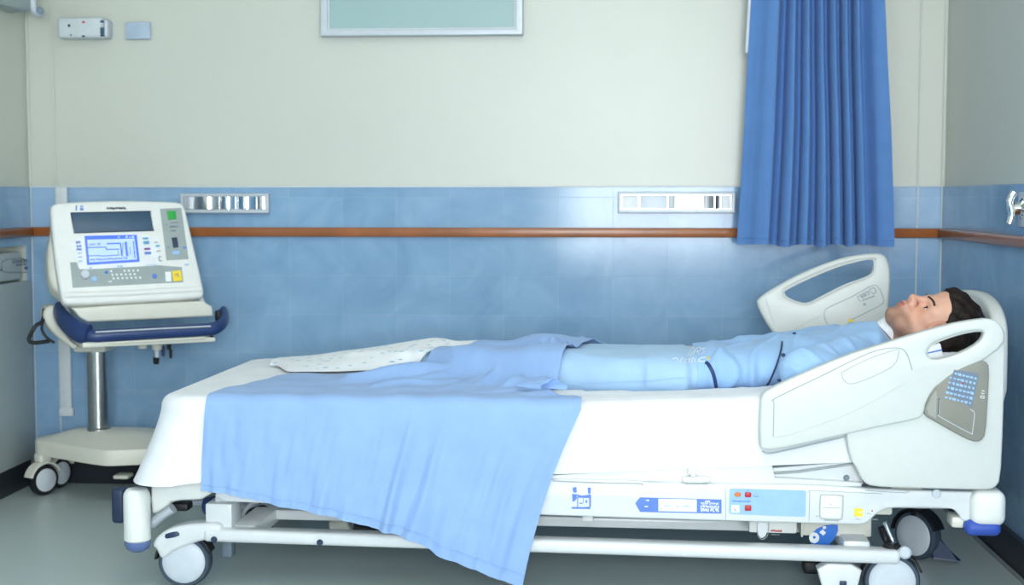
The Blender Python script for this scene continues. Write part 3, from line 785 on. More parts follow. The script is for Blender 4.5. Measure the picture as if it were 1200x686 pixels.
# --- near side rail: head panel, raised arm, handle opening, grey control panel
RT_ = -.515           # outer face of the near rail
head = [(996, 537), (1004, 549), (1011, 565), (1022, 571), (1060, 572.5), (1152, 575), (1166, 573), (1173, 563), (1176, 500), (1178.5, 400), (1177, 386), (1170, 378), (1156, 376), (1125, 380), (1088, 390), (1040, 407), (1000, 440), (990, 500)]
hole = [(1086, 417), (1088, 407), (1099, 400), (1120, 392.5), (1140, 388), (1151, 388), (1154, 392), (1148, 402), (1131, 412), (1110, 420), (1094, 422.5)]
gp = [(1083, 481), (1087, 469), (1096, 454), (1113, 438), (1130, 429), (1146, 423), (1155, 423.5), (1160, 430), (1158, 470), (1155.5, 509), (1150, 518), (1139, 518), (1118, 507), (1097, 495), (1084, 488)]
me = px_plate('siderail_panel', [head, hole], RT_ + .012, .03, .006, 1); rail_o = bpart('head_siderail', me, 'rail')
arm = [(893, 527), (890.5, 522), (891, 470), (894, 462), (902, 456), (947, 435.5), (991, 417), (1035, 403.5), (1078, 390), (1104, 383), (1122, 378.5), (1144, 375), (1158, 373.5), (1170, 377), (1178, 389), (1177, 405), (1150, 425), (1100, 450), (1086, 470), (1083, 486), (1076, 492), (1030, 501), (960, 517), (905, 529)]
me = px_plate('rail_arm', [arm, hole], RT_, .035, .007, 1); arm_o = bpart('rail_arm', me, 'rail', rail_o)
# rounded inner lip of the handle opening
def ring(name, pts, by, r, m, parent, n=4):
    bm = bmesh.new(); q = spline([bpt(x, y, by) for x, y in pts], n, closed=True); tube(bm, q + [q[0]], r, 8); return bpart(name, bm, m, parent)
ring('handle_lip', hole, RT_ + .014, .0035, 'rail', arm_o)
# moulded contour lines: grey beads, their darker colour stands in for groove shade
seam([(906, 512), (907, 474), (909, 467), (960, 442), (1020, 413.5), (1050, 408), (1062, 414), (1069, 434)], RT_ - .0002, .0012, 'groove', arm_o)
seam([(986, 437), (1015, 422), (1050, 410), (1053, 414), (1049, 426), (1035, 436), (1002, 449.5), (990, 447), (986, 437)], RT_ - .0002, .0008, 'groove', arm_o, n=4)
seam([(893.5, 528.5), (905, 531), (960, 519), (1030, 503), (1076, 494), (1083, 488)], RT_ + .016, .0022, 'groove', arm_o)
seam([(905, 512), (930, 508), (1000, 482), (1066, 446)], RT_ + .0012, .0026, 'rail', arm_o)
me = px_plate('control_panel', [gp], RT_ - .0005, .016, .004, 1); gp_o = bpart('control_panel', me, 'taupe', rail_o, 'taupe grey control panel')
gO = RT_ - .0005
G = lambda **k: Deco(bedO(gO), BN, **k)
G().poly([(1086, 478), (1091, 466), (1097, 457), (1098.5, 467), (1097.5, 468), (1097, 491), (1088, 486)]).build('panel_facet', M['taupelight'], gp_o)['label'] = 'lighter grey facet'
d = G(lift=.001)
rr = random.Random(4)
for i in range(7):
    for j in range(6):
        cx, cy = 1109.5 + i * 4.6 + j * -1.3 + 6, 437 + j * 5.8 + i * 1.1
        if cx < 1147.5 and (cx > 1108) and not (j == 0 and i < 1):
            wq, hq = 1.0 + rr.random() * 1.1, 1.2 + rr.random() * 1.0
            d.poly([(cx - wq, cy - hq), (cx + wq, cy - hq * .5), (cx + wq * .8, cy + hq), (cx - wq * 1.1, cy + hq * .5)])
d.build('key_symbols', M['print_light'], gp_o)['label'] = 'pale blue key symbols'
G(lift=.0006).poly([(1118, 433.5), (1147, 438), (1143, 458), (1138.5, 478.5), (1109, 459), (1113, 448)]).build('key_field', mat('slate_field', (112, 128, 148), .5), gp_o)['label'] = 'slate blue key field'
G(lift=.0014).disc(1128, 449.5, 1.3).build('indicator', M['red'], gp_o)
for q in ([(1150, 458), (1154, 458.5)], [(1149.5, 461), (1153.5, 461.5)], [(1149.3, 464), (1153.3, 464.5), (1153, 467), (1149, 466.5), (1149.3, 464)]): G(lift=.001).line(q, .7).build('printed_letter', M['print_white'], gp_o)
seam([(1101, 468), (1100.5, 485), (1102, 489), (1136, 507.5), (1139.5, 506.5), (1142, 486), (1140, 482), (1137, 480)], gO - .0005, .0011, 'disc', gp_o, n=3)
bm = bmesh.new(); tube(bm, [bpt(1100.6, 467, gO), bpt(1099.8, 486, gO)], .0016, 6); bpart('panel_slot', bm, 'print_dark', gp_o)
# rail hinges to the deck (hidden side)
bm = bmesh.new(); box(bm, (.92, -.44, .34), (.08, .03, .06), .006); bpart('rail_hinge', bm, 'ivory')

# --- far side rail
FR = .50
fo = [(886.5, 356), (890, 349), (907, 338), (934, 323), (962, 311), (989, 302), (1012, 298), (1031, 297), (1039, 301), (1043.5, 313), (1044, 332), (1042, 358), (1040, 440), (935, 440), (916, 402), (906, 391), (895, 374)]
fh = [(919, 345), (922, 339), (953, 324), (982, 312.5), (1007, 305.5), (1021, 303.5), (1024.5, 308), (1023.5, 319), (1016, 325), (989, 335), (962, 348.5), (947, 356), (935, 354.5), (924, 350)]
me = px_plate('siderail_panel', [fo, fh], FR - .017, .034, .012, 1); far_o = bpart('head_siderail', me, 'rail', None, 'far siderail beyond the patient')
ring('handle_lip', fh, FR - .015, .003, 'rail', far_o)
FF = FR - .0172
seam([(972, 385), (966, 372), (967, 364), (972, 360), (1000, 347), (1022, 335), (1030, 338), (1035, 350), (1033, 357), (1010, 369), (996, 376)], FF, .0013, 'groove', far_o)
seam([(918, 402), (922, 391), (962, 370)], FF, .0022, 'rail', far_o)
seam([(897, 350), (906, 376), (921, 402)], FF, .002, 'rail', far_o)
DF = lambda: Deco(bedO(FF), BN)
DF().glyphs(1009.5, 350, 1019, 345, 3, 5, .6, 3, (-.45, -.9)).glyphs(1011, 353, 1025, 347.5, 1.4, 9, .4, 5, (-.4, -.9)).glyphs(1012.5, 358.5, 1016, 357, 2.2, 2, .6, 6, (-.4, -.9)) \
    .line([(1018.5, 339.5), (1023.5, 337), (1027, 341.5), (1024, 344.5), (1021.5, 343.5)], .6).line([(1018.5, 339.5), (1021.5, 343.5)], .5).line([(1004.5, 348), (1017, 341), (1019, 343)], .5).line([(1004.5, 348), (1008.5, 354)], .5).build('small_lettering', M['print_grey'], far_o)['label'] = 'grey printed diagram'
bm = bmesh.new(); p = bpt(996.5, 376, FF); box(bm, (p.x, FF - .004, p.z), (.014, .01, .01), .003); bpart('latch', bm, 'yellow', far_o, 'small yellow latch')
bm = bmesh.new(); box(bm, (.70, .474, .33), (.08, .012, .10), .004); bpart('rail_hinge', bm, 'ivory')

# --- head board
hb = []
HBX = 1.212
prof = [(-.20, .45), (-.20, .69), (-.18, .735), (-.14, .765), (-.08, .785), (0, .797), (.15, .797), (.30, .785), (.37, .75), (.40, .70), (.40, .45)]
me = plate('headboard', [chaikin(prof, 2), chaikin([(-.12, .67), (-.12, .71), (-.07, .745), (.12, .755), (.22, .74), (.22, .68)], 2)], .042, .014, ax=(0, 1, 0), ay=(0, 0, 1), O=(HBX, 0, 0)); hb_o = bpart('headboard', me, 'rail')
for y in (-.10, .28):
    bm = bmesh.new(); box(bm, (HBX - .02, y, .37), (.03, .05, .18), .006); bpart('headboard_post', bm, 'ivory')

# --- things under the deck that belong to the bed
bm = bmesh.new()
bx0, zt_ = bp(878, 614, -.38); bx1 = bp(934, 614, -.38)[0]
box(bm, ((bx0 + bx1) / 2, -.33, .205), (bx1 - bx0, .10, .06), .004); cb = bpart('control_box', bm, 'white')
bm = bmesh.new(); cq = lambda x, y: bpt(x, y, -.38)
me = px_plate('box_flap', [[(887, 612), (900, 612), (899, 626), (895, 631), (891, 631), (888, 626)]], -.383, .006, .002, 1); bpart('box_flap', me, 'print_white', cb)
seam([(887, 612), (888, 627), (892, 632), (896, 631.5), (900, 626), (901, 612)], -.3815, .0011, 'groove', cb)
Deco(bedO(-.3801), BN).glyphs(903.5, 623, 916.5, 623.4, 1.7, 8, .75, 4).build('red_lettering', M['red'], cb)
Deco(bedO(-.3801), BN).glyphs(904, 627, 914, 627.4, .8, 8, .3, 5).build('small_lettering', M['groove'], cb)
bm = bmesh.new(); a0, a1 = bp(935, 614, -.38)[0], bp(1022, 614, -.36)[0]
box(bm, ((a0 + a1) / 2 + .005, -.29, .20), (a1 - a0 - .01, .13, .072), .005); box(bm, (a0 + .012, -.36, .20), (.005, .03, .07), .001); mb = bpart('motor_box', bm, 'ivory')
mO = -.3555
X = lambda **k: Deco(bedO(mO), BN, **k)
X().poly([(949, 633), (951, 626), (957, 620), (966, 616), (976, 615), (981.5, 615.4), (982, 622), (979, 630), (973, 637), (968, 640.5), (958, 641), (951, 639)]).build('blue_emblem', M['signblue'], mb)['label'] = 'vivid blue oval emblem'
X(lift=.0013).disc(954, 630.5, 6, 6.3).poly([(960, 624), (964, 620.5), (968, 624.5), (964.5, 628)]).disc(966, 618.5, 2.2, 1.8).build('emblem_marks', M['print_white'], mb)
X(lift=.002).disc(954.2, 629.8, 1.6).build('emblem_dot', M['signblue'], mb)
bm = bmesh.new(); p0 = bpt(1037, 612, -.38); p1 = bpt(1050, 648, -.40)
tube(bm, spline([p0, bpt(1041, 622, -.39), bpt(1046, 634, -.40), p1], 6), .006, 10); bpart('brake_rod', bm, 'chrome')
bm = bmesh.new(); tube(bm, spline([bpt(1033, 618, -.37), bpt(1038, 632, -.37), bpt(1046, 640, -.38), bpt(1056, 655, -.38)], 5), .010, 8); bpart('linkage', bm, 'black')
p = bpt(1062, 650, NS); bm = bmesh.new(); cyl(bm, (p.x - .02, NS + .03, p.z), (p.x, NS + .03, p.z), .008, seg=12); lathe(bm, [(.010, 0), (.016, .006), (.016, .02), (.01, .026), (.001, .026)], (p.x, NS + .032, p.z), (0, -1, 0), 24); bpart('pivot_knob', bm, 'disc')
bm = bmesh.new(); p = bpt(958, 669, -.3); box(bm, (p.x, -.25, p.z), (.07, .06, .035), .008); bpart('brake_block', bm, 'black')
# cables hanging below the deck
def cable(pts, by, r=.005, m='black', name='cable'):
    bm = bmesh.new(); tube(bm, spline([bpt(x, y, by) for x, y in pts], 8), r, 8); bpart(name, bm, m)
cable([(740, 600), (757, 612), (772, 618), (780, 605), (784, 596)], -.1, .006)
cable([(752, 600), (762, 610), (772, 611), (778, 598)], -.05, .004, 'taupe')
cable([(820, 604), (832, 613), (846, 616), (862, 612), (874, 606)], -.05, .007)
cable([(700, 602), (712, 609), (726, 614), (727, 618)], -.1, .008)
cable([(282, 612), (290, 600), (305, 594), (312, 595), (319, 600), (320, 612), (316, 622)], -.2, .004)
cable([(284, 608), (288, 598), (296, 590), (303, 588)], -.2, .007, 'alu')
cable([(295, 612), (310, 602), (318, 604)], -.1, .005)
p = bpt(342, 601, -.1); bm = bmesh.new(); box(bm, p, (.03, .03, .012), .004); box(bm, p - Vector((0, 0, .010)), (.015, .015, .016), .003); bpart('wing_screw', bm, 'black')
bm = bmesh.new(); a = bpt(388, 619, -.1); b = bpt(410, 612, -.1); cyl(bm, a, b, .022, .026, bev=.004); bpart('actuator', bm, 'ivory')
bm = bmesh.new(); a = bpt(415, 618, -.05); b = bpt(500, 634, -.05); cyl(bm, a, b, .017, bev=.003); bpart('actuator_tube', bm, 'black')
p = bpt(689, 609, -.4); bm = bmesh.new(); box(bm, (p.x, -.40, p.z + .004), (.03, .02, .016), .003); bpart('cable_clip', bm, 'white')
p = bpt(268, 645, -.3); bm = bmesh.new(); box(bm, (p.x, -.3, p.z + .008), (.03, .04, .05), .006); bpart('foot_stop', bm, 'print_grey')

# pedal at the far foot corner
p = bpt(141, 592, -.15); bm = bmesh.new(); box(bm, (p.x, -.15, p.z), (.04, .05, .105), .012, 3); bpart('brake_pedal', bm, 'darkblue', None, 'dark blue pedal at the foot end')
bm = bmesh.new(); tube(bm, [(p.x + .01, -.15, p.z + .02), (-1.0, -.16, .17), (-.86, -.16, .155)], .011, 10); bpart('pedal_rod', bm, 'alu')
# ------------------------------------------------------------------ signed-distance modelling for the person and the clothes
import openvdb
class Vol:
    def __init__(s, lo, hi, h):
        s.lo = np.array(lo, float); s.h = h; s.n = np.ceil((np.array(hi) - s.lo) / h).astype(int) + 1
        s.d = np.full(s.n, .06, np.float32)
    def win(s, lo, hi):
        a = np.clip(np.floor((np.array(lo) - s.lo) / s.h).astype(int), 0, s.n - 1); b = np.clip(np.ceil((np.array(hi) - s.lo) / s.h).astype(int) + 1, 1, s.n)
        ax = [(s.lo[i] + s.h * np.arange(a[i], b[i])).astype(np.float32) for i in range(3)]
        return tuple(slice(a[i], b[i]) for i in range(3)), ax[0][:, None, None], ax[1][None, :, None], ax[2][None, None, :]
    def add(s, fn, lo, hi, k=.01):
        w, X, Y, Z = s.win(lo, hi); d = s.d[w]; e = fn(X, Y, Z)
        hh = np.clip(.5 + .5 * (d - e) / k, 0, 1)
        s.d[w] = np.minimum(d * (1 - hh) + e * hh - k * hh * (1 - hh), .06)
    def cut(s, fn, lo, hi, k=.004):
        w, X, Y, Z = s.win(lo, hi); d = s.d[w]; e = -fn(X, Y, Z)
        hh = np.clip(.5 - .5 * (d - e) / k, 0, 1)
        s.d[w] = d * (1 - hh) + e * hh + k * hh * (1 - hh)
    def mesh(s, name, adapt=0.0):
        g = openvdb.FloatGrid(.06); g.copyFromArray(s.d); g.transform = openvdb.createLinearTransform(voxelSize=s.h)
        p, t, q = g.convertToPolygons(0.0, adapt)
        vs = np.asarray(p) + s.lo
        me = bpy.data.meshes.new(name)
        me.from_pydata(vs.tolist(), [], [tuple(reversed(f)) for f in np.asarray(t).tolist()] + [tuple(reversed(f)) for f in np.asarray(q).tolist()])
        me.update()
        # keep the largest island only
        bm = bmesh.new(); bm.from_mesh(me)
        seen = set(); best = []
        for v in bm.verts:
            if v.index in seen: continue
            st = [v]; seen.add(v.index); isl = []
            while st:
                a = st.pop(); isl.append(a)
                for e_ in a.link_edges:
                    b = e_.other_vert(a)
                    if b.index not in seen: seen.add(b.index); st.append(b)
            if len(isl) > len(best): best = isl
        bs = set(v.index for v in best)
        bmesh.ops.delete(bm, geom=[v for v in bm.verts if v.index not in bs], context='VERTS')
        bmesh.ops.recalc_face_normals(bm, faces=bm.faces)
        bm.to_mesh(me); bm.free(); shade(me, 180)
        return me

def cap(a, b, ra, rb, sz=1.0):
    """tapered capsule, optionally flattened in z"""
    a = np.array(a, float); b = np.array(b, float)
    A = a * (1, 1, 1 / sz); Bv = b * (1, 1, 1 / sz) - A; L2 = float(Bv @ Bv) + 1e-9
    def fn(X, Y, Z):
        px, py, pz = X - A[0], Y - A[1], Z / sz - A[2]
        t = np.clip((px * Bv[0] + py * Bv[1] + pz * Bv[2]) / L2, 0, 1)
        return (np.sqrt((px - t * Bv[0]) ** 2 + (py - t * Bv[1]) ** 2 + (pz - t * Bv[2]) ** 2) - (ra + (rb - ra) * t)) * min(1, sz)
    m = max(ra, rb) + .04
    return fn, np.minimum(a, b) - m, np.maximum(a, b) + m

def loft(st, p=2.3, grow=0.):
    """body of elliptical cross-sections along x: rows (x, cy, cz, ry, rz)"""
    S = np.array(st, float)
    def fn(X, Y, Z):
        x = X[:, 0, 0]
        t = [np.interp(x, S[:, 0], S[:, i])[:, None, None].astype(np.float32) for i in range(1, 5)]
        ry = t[2] + grow; rz = t[3] + grow
        q = (np.abs((Y - t[0]) / ry) ** p + np.abs((Z - t[1]) / rz) ** p) ** (1 / p)
        d = (q - 1) * np.minimum(ry, rz)
        ex = np.maximum(S[0, 0] - grow - X, X - S[-1, 0] - grow)
        return np.where(ex > 0, np.sqrt(np.maximum(d, 0) ** 2 + ex ** 2), np.maximum(d, ex * .999))
    lo = (S[0, 0] - .05, (S[:, 1] - S[:, 3]).min() - .05 - grow, (S[:, 2] - S[:, 4]).min() - .05 - grow); hi = (S[-1, 0] + .05, (S[:, 1] + S[:, 3]).max() + .05 + grow, (S[:, 2] + S[:, 4]).max() + .05 + grow)
    return fn, lo, hi

def smooth_stations(st, n=5):
    return [tuple(p) for p in _sp(st, n)]
def _sp(st, n):
    P = np.array(st, float); out = []
    for i in range(len(P) - 1):
        a, b, c, d = P[max(i - 1, 0)], P[i], P[i + 1], P[min(i + 2, len(P) - 1)]
        for k in range(n):
            t = k / n; out.append(.5 * ((2 * b) + (c - a) * t + (2 * a - 5 * b + 4 * c - d) * t * t + (3 * b - a - 3 * c + d) * t ** 3))
    out.append(P[-1]); return out

ZM = .525                                       # top of the mattress on the flat part
def ztop(bx): return ZM + max(0., bx - .05) * .045

# ------------------------------------------------------------------ person lying on the back
CYB = -.08
person = thing('person', 'dark-haired person in light blue pyjamas lying on the back on the bed', 'person', BED @ Matrix.Translation((.3, CYB, ZM)))
PI_ = Matrix.Translation((.3, CYB, ZM)).inverted()
HH = Vector((1.043, CYB - .07, .699))
uf = math.radians(16)
u_ = Vector((math.cos(uf), 0, math.sin(uf))); f_ = Vector((-math.sin(uf), 0, math.cos(uf))); s_ = Vector((0, -1, 0))
tw = math.radians(9)
f2 = f_ * math.cos(tw) + s_ * math.sin(tw); s2 = s_ * math.cos(tw) - f_ * math.sin(tw); f_, s_ = f2, s2
def hw(s, f, u): return np.array(HH + s_ * s + f_ * f + u_ * u)
def hloc(fn):
    """primitive written in head axes: s to the viewer's side, f out of the face, u to the crown"""
    def g(X, Y, Z):
        x, y, z = X - HH.x, Y - HH.y, Z - HH.z
        return fn(x * s_.x + y * s_.y + z * s_.z, x * f_.x + y * f_.y + z * f_.z, x * u_.x + y * u_.y + z * u_.z)
    return g
def ell(c, r):
    c = np.array(c); r = np.array(r)
    def fn(s, f, u):
        a = ((s - c[0]) / r[0]) ** 2 + ((f - c[1]) / r[1]) ** 2 + ((u - c[2]) / r[2]) ** 2
        b = ((s - c[0]) / r[0] ** 2) ** 2 + ((f - c[1]) / r[1] ** 2) ** 2 + ((u - c[2]) / r[2] ** 2) ** 2
        k0 = np.sqrt(a); return k0 * (k0 - 1) / np.maximum(np.sqrt(b), 1e-4)
    return fn
def hcap(a, b, ra, rb):
    a = np.array(a); Bv = np.array(b) - a; L2 = float(Bv @ Bv) + 1e-9
    def fn(s, f, u):
        t = np.clip(((s - a[0]) * Bv[0] + (f - a[1]) * Bv[1] + (u - a[2]) * Bv[2]) / L2, 0, 1)
        return np.sqrt((s - a[0] - t * Bv[0]) ** 2 + (f - a[1] - t * Bv[1]) ** 2 + (u - a[2] - t * Bv[2]) ** 2) - (ra + (rb - ra) * t)
    return fn
V = Vol((-.70, -.47, .49), (1.2, .25, .84), .0027)
HL, HHi = np.array(HH) - .17, np.array(HH) + .17
def hadd(fn, k=.01): V.add(hloc(fn), HL, HHi, k)
def hcut(fn, k=.004): V.cut(hloc(fn), HL, HHi, k)
# torso
torso = smooth_stations([(.26, CYB, .570, .150, .053), (.36, CYB, .574, .155, .056), (.47, CYB, .585, .145, .054), (.58, CYB, .592, .150, .058), (.70, CYB, .606, .165, .064), (.80, CYB, .622, .168, .068), (.87, CYB, .632, .13, .062), (.915, CYB, .640, .08, .055)])
V.add(*loft(torso), .02)
neck = (( .87, CYB, .640), tuple(hw(0, -.022, -.055)))
V.add(*cap(neck[0], neck[1], .062, .058), .03)
# head
hadd(ell((0, -.006, .038), (.076, .098, .088)), .02)
hadd(ell((0, .030, -.02), (.062, .056, .085)), .03)             # face mass
hadd(hcap((-.026, .062, -.084), (.026, .062, -.084), .022, .022), .022)      # jaw front
hadd(hcap((-.007, .085, -.099), (.007, .085, -.099), .014, .014), .018); hadd(hcap((.0, .072, -.104), (.0, .068, -.105), .015, .015), .018)             # chin
for q in (-1, 1):
    hadd(hcap((q * .056, .0, -.045), (q * .034, .055, -.090), .017, .018), .02)      # jaw line
    hadd(hcap((q * .045, .058, -.018), (q * .058, .030, -.008), .016, .015), .022)  # cheekbone
    hadd(hcap((q * .010, .095, .006), (q * .043, .078, .006), .0095, .008), .014)  # brow ridge
hadd(ell((0, .050, .055), (.060, .046, .052)), .03)            # forehead
for q in (-1, 1): hcut(ell((q * .031, .098, -.013), (.017, .017, .0105)), .012)       # eye sockets
for q in (-1, 1):
    hadd(ell((q * .031, .0705, -.013), (.0148, .0148, .0130)), .004)             # closed volume of lids
    hcut(ell((q * .032, .0865, -.0135), (.0130, .0095, .0038)), .002)              # lid slit
# nose
hadd(hcap((0, .094, -.004), (0, .108, -.032), .0085, .0098), .012)
hadd(ell((0, .1095, -.036), (.0112, .0105, .0098)), .008)
for q in (-1, 1):
    hadd(ell((q * .0130, .100, -.038), (.0080, .0115, .0085)), .006)
    hcut(ell((q * .0070, .107, -.0475), (.0038, .0055, .0050)), .003)
# mouth
hadd(ell((0, .086, -.064), (.029, .020, .022)), .016)
hadd(hcap((-.017, .1000, -.0615), (.017, .1000, -.0615), .0045, .0045), .006); hadd(hcap((0, .1045, -.062), (0, .1045, -.062), .0058, .0058), .007)
hadd(hcap((-.014, .0985, -.0735), (.014, .0985, -.0735), .0055, .0055), .007)
hcut(hcap((-.021, .1045, -.0675), (.021, .1045, -.0675), .0026, .0026), .004)
# ears
for q in (-1, 1):
    hadd(ell((q * .076, .030, -.004), (.010, .019, .031)), .006)
    hcut(ell((q * .086, .035, .000), (.007, .010, .018)), .004)
    hadd(hcap((q * .082, .030, .016), (q * .082, .017, -.002), .0035, .0035), .003)
# arms: near one bent beside the shoulder, far one along the body
def limb(pts, rs, k=.02, sz=1.):
    for (a, b), (ra, rb) in zip(zip(pts[:-1], pts[1:]), zip(rs[:-1], rs[1:])): V.add(*cap(a, b, ra, rb, sz), k)
NA = [(.80, CYB - .165, .628), (.66, -.375, .612), (.80, -.40, .612), (.875, -.385, .612)]
FA = [(.80, CYB + .165, .628), (.56, .185, .592), (.33, .20, .584), (.255, .20, .584)]
limb(NA[:3], [.052, .040, .026]); limb(FA[:3], [.052, .040, .026])
def hand(wr, d, up, side):
    """palm, four unequal curled fingers and a thumb that leaves the palm's side"""
    wr = Vector(wr); d = Vector(d).normalized(); up = Vector(up).normalized(); sd = d.cross(up).normalized() * side
    for o_ in (-.024, -.008, .008, .024):
        V.add(*cap(wr + d * .01 + sd * o_ * .6, wr + d * .085 + sd * o_, .013, .0115), .008)
    for o_, ln in ((-.030, .062), (-.010, .075), (.010, .080), (.030, .072)):
        k0 = wr + d * .088 + sd * o_ * .95; k1 = k0 + d * ln * .5 + up * .004 + sd * o_ * .12; k2 = k1 + d * ln * .3 - up * .010; k3 = k2 + d * ln * .2 - up * .011
        V.add(*cap(k0, k1, .0092, .0084), .004); V.add(*cap(k1, k2, .0084, .0078), .004); V.add(*cap(k2, k3, .0078, .0066), .004)
    t0 = wr + d * .025 + sd * .026; t1 = t0 + d * .035 + sd * .026; t2 = t1 + d * .030 + sd * .006
    V.add(*cap(t0, t1, .013, .0105), .008); V.add(*cap(t1, t2, .0105, .008), .004)
hand(NA[2], Vector(NA[3]) - Vector(NA[2]), (0, 0, 1), 1)
hand(FA[2], Vector(FA[3]) - Vector(FA[2]), (0, 0, 1), 1)
# legs and feet
LEGS = []
for hy, ky, ay, kz in ((CYB - .085, CYB - .015, .125, .566), (CYB + .095, CYB + .20, .285, .580)):
    st = smooth_stations([(-.50, ay + .01, .550, .028, .028), (-.42, ay, .552, .034, .032), (-.28, ay - .45 * (ay - ky), .558, .050, .042), (-.16, ay - .75 * (ay - ky), .561, .050, .044), (-.06, ky, kz, .058, .051), (.06, ky + .3 * (hy - ky), .566, .074, .051), (.2, ky + .65 * (hy - ky), .567, .084, .051), (.34, hy + .2 * (CYB - hy), .570, .085, .050)])
    LEGS.append(st); V.add(*loft(st), .02)
    V.add(*cap((-.495, ay + .012, .548), (-.51, ay + .012, .548), .029, .029), .012)           # heel
    V.add(*cap((-.50, ay + .015, .556), (-.625, ay + .06, .556), .029, .025), .015)
    for i, (dx, r) in enumerate(((.026, .013), (.020, .0105), (.012, .0095), (.002, .009), (-.008, .0085))):
        o_ = -.024 + .0125 * i; V.add(*cap((-.625, ay + .06 + o_, .562 - i * .003), (-.64 - dx, ay + .066 + o_, .566 - i * .003), r + .001, r * .85), .005)
body_me = V.mesh('body')
skin_bvh = BVHTree.FromPolygons([v.co.copy() for v in body_me.vertices], [tuple(p.vertices) for p in body_me.polygons])
# tone: lips, stubble with painted chin shade, ruddy cheek and nose
vc = np.array([v.co[:] for v in body_me.vertices]); rel = vc - np.array(HH)
hs, hf, hu = rel @ np.array(s_), rel @ np.array(f_), rel @ np.array(u_)
tone = np.ones((len(vc), 4), np.float32)
def blend(w, col): tone[:, :3] = tone[:, :3] * (1 - w[:, None]) + np.array(col, np.float32) * w[:, None]
sm = lambda a, b, x: np.clip((x - a) / (b - a), 0, 1) ** 2 * (3 - 2 * np.clip((x - a) / (b - a), 0, 1))
ishead = (np.linalg.norm(rel, axis=1) < .17)
cheek = np.exp(-(((np.abs(hs) - .043) / .022) ** 2 + ((hu + .03) / .022) ** 2)) * (hf > .02) * ishead
blend(.55 * cheek, (1.0, .80, .78))
nose = np.exp(-((hs / .016) ** 2 + ((hu + .034) / .016) ** 2)) * (hf > .09) * ishead
blend(.6 * nose, (1.0, .78, .76))
stub_shade = sm(-.050, -.078, hu) * sm(-.015, .02, hf) * ishead * (1 - .35 * sm(.02, .05, hf) * np.exp(-((hu + .055) / .01) ** 2))
stub_shade = np.maximum(stub_shade, np.exp(-(((hu + .054) / .005) ** 2 + (hs / .024) ** 2)) * (hf > .08) * ishead * .8)
stub_shade = np.clip(stub_shade * (1 + .35 * sm(-.085, -.105, hu)), 0, 1)  # stubble deepened towards the chin's underside to paint in jaw shade
speck = np.random.RandomState(3).rand(len(vc)) * .3 + .7
blend(np.clip(stub_shade * .9 * speck, 0, 1), (.40, .36, .34))
lip = np.exp(-(((hu + .068) / .0085) ** 2) ** 2) * np.exp(-((hs / .021) ** 2) ** 2) * (hf > .084) * ishead
blend(np.clip(lip * 1.1, 0, 1), (.80, .46, .47))
ear = (np.abs(hs) > .074) * ishead
blend(.5 * ear.astype(np.float32), (1.0, .74, .72))
slit = np.exp(-(((hu + .0135) / .005) ** 2 + ((np.abs(hs) - .032) / .013) ** 2)) * (hf > .06) * (hf < .09) * ishead
blend(.35 * slit, (.5, .36, .34))
ca = body_me.color_attributes.new('tone', 'FLOAT_COLOR', 'POINT'); ca.data.foreach_set('color', tone.ravel())
body_me2 = body_me.copy(); body_me.transform(PI_); body_o = link('body', body_me, M['skin'], person)

def ppart(name, me, m, parent=None, label=None):
    if isinstance(me, bmesh.types.BMesh): me = from_bm(name, me)
    me.transform(PI_); o = link(name, me, M[m] if isinstance(m, str) else m, parent or person)
    if label: o['label'] = label
    return o
# eyes, brows
for q in (-1, 1):
    c = Vector(hw(q * .031, .0715, -.0135)); bm = bmesh.new(); b2 = bmesh.new(); bmesh.ops.create_uvsphere(b2, u_segments=24, v_segments=16, radius=.0125); merge_bm(bm, b2, Matrix.Translation(c)); ey = ppart('eyeball', bm, 'eye')
    g = (Vector(hw(q * .031, .092, -.0105)) - c).normalized(); bm = bmesh.new(); lathe(bm, [(.001, .0130), (.0045, .0124), (.0062, .0112), (.0058, .0102)], c, g, 20); ppart('iris', bm, 'iris', ey)
    def on_face(s0, u0, lift):
        h = skin_bvh.ray_cast(Vector(hw(s0, .16, u0)), -Vector(f_)); return h[0] + h[1] * lift
    br = [on_face(q * (.012 + .036 * t), .0045 + .0060 * math.sin(t * 2.5), .0006) for t in np.linspace(0, 1, 11)]
    bm = bmesh.new(); tube(bm, br, .0032, 8, flat=(tuple(f_), .0022)); ppart('eyebrow', bm, 'brow')
    br = [Vector(hw(q * (.031 + .0135 * math.cos(t)), .0725 + .0125 * math.sin(t) ** .6 - .002 * abs(math.cos(t)), -.0135 + .0054 * math.sin(t))) for t in np.linspace(.15, math.pi - .15, 9)]
    bm = bmesh.new(); tube(bm, br, .0012, 6); ppart('eyelashes', bm, 'brow')
# hair
VH = Vol(np.array(HH) - .15, np.array(HH) + .15, .0022)
def hairfn(s, f, u):
    wav = .0026 * np.sin(95 * s + 60 * u + 40 * f) * np.sin(70 * u - 90 * f + 2) + .0022 * np.sin(210 * s - 120 * u)
    d = np.minimum(ell((0, -.006, .038), (.076, .098, .088))(s, f, u), ell((0, .050, .055), (.060, .046, .052))(s, f, u) + .001) - .012 + wav
    # hairline: forehead, temple, sideburn, round the ear, nape
    line = np.interp(u, [-.14, -.075, -.03, -.012, -.011, .004, .015, .03, .042, .052, .065, .12], [-.05, -.052, -.03, -.015, .030, .034, .038, .046, .062, .082, .115, .14])
    return np.maximum(d, (f - line.astype(np.float32) + .004 * np.sin(130 * s) + .002 * np.sin(300 * u)) * .8)
VH.add(hloc(hairfn), np.array(HH) - .16, np.array(HH) + .16, .001)
for q in (-1, 1): VH.cut(hloc(ell((q * .082, .028, -.006), (.02, .021, .031))), HL, HHi, .004)
VH.add(hloc(hcap((.02, -.04, -.07), (-.02, -.04, -.07), .035, .035)), HL, HHi, .02)
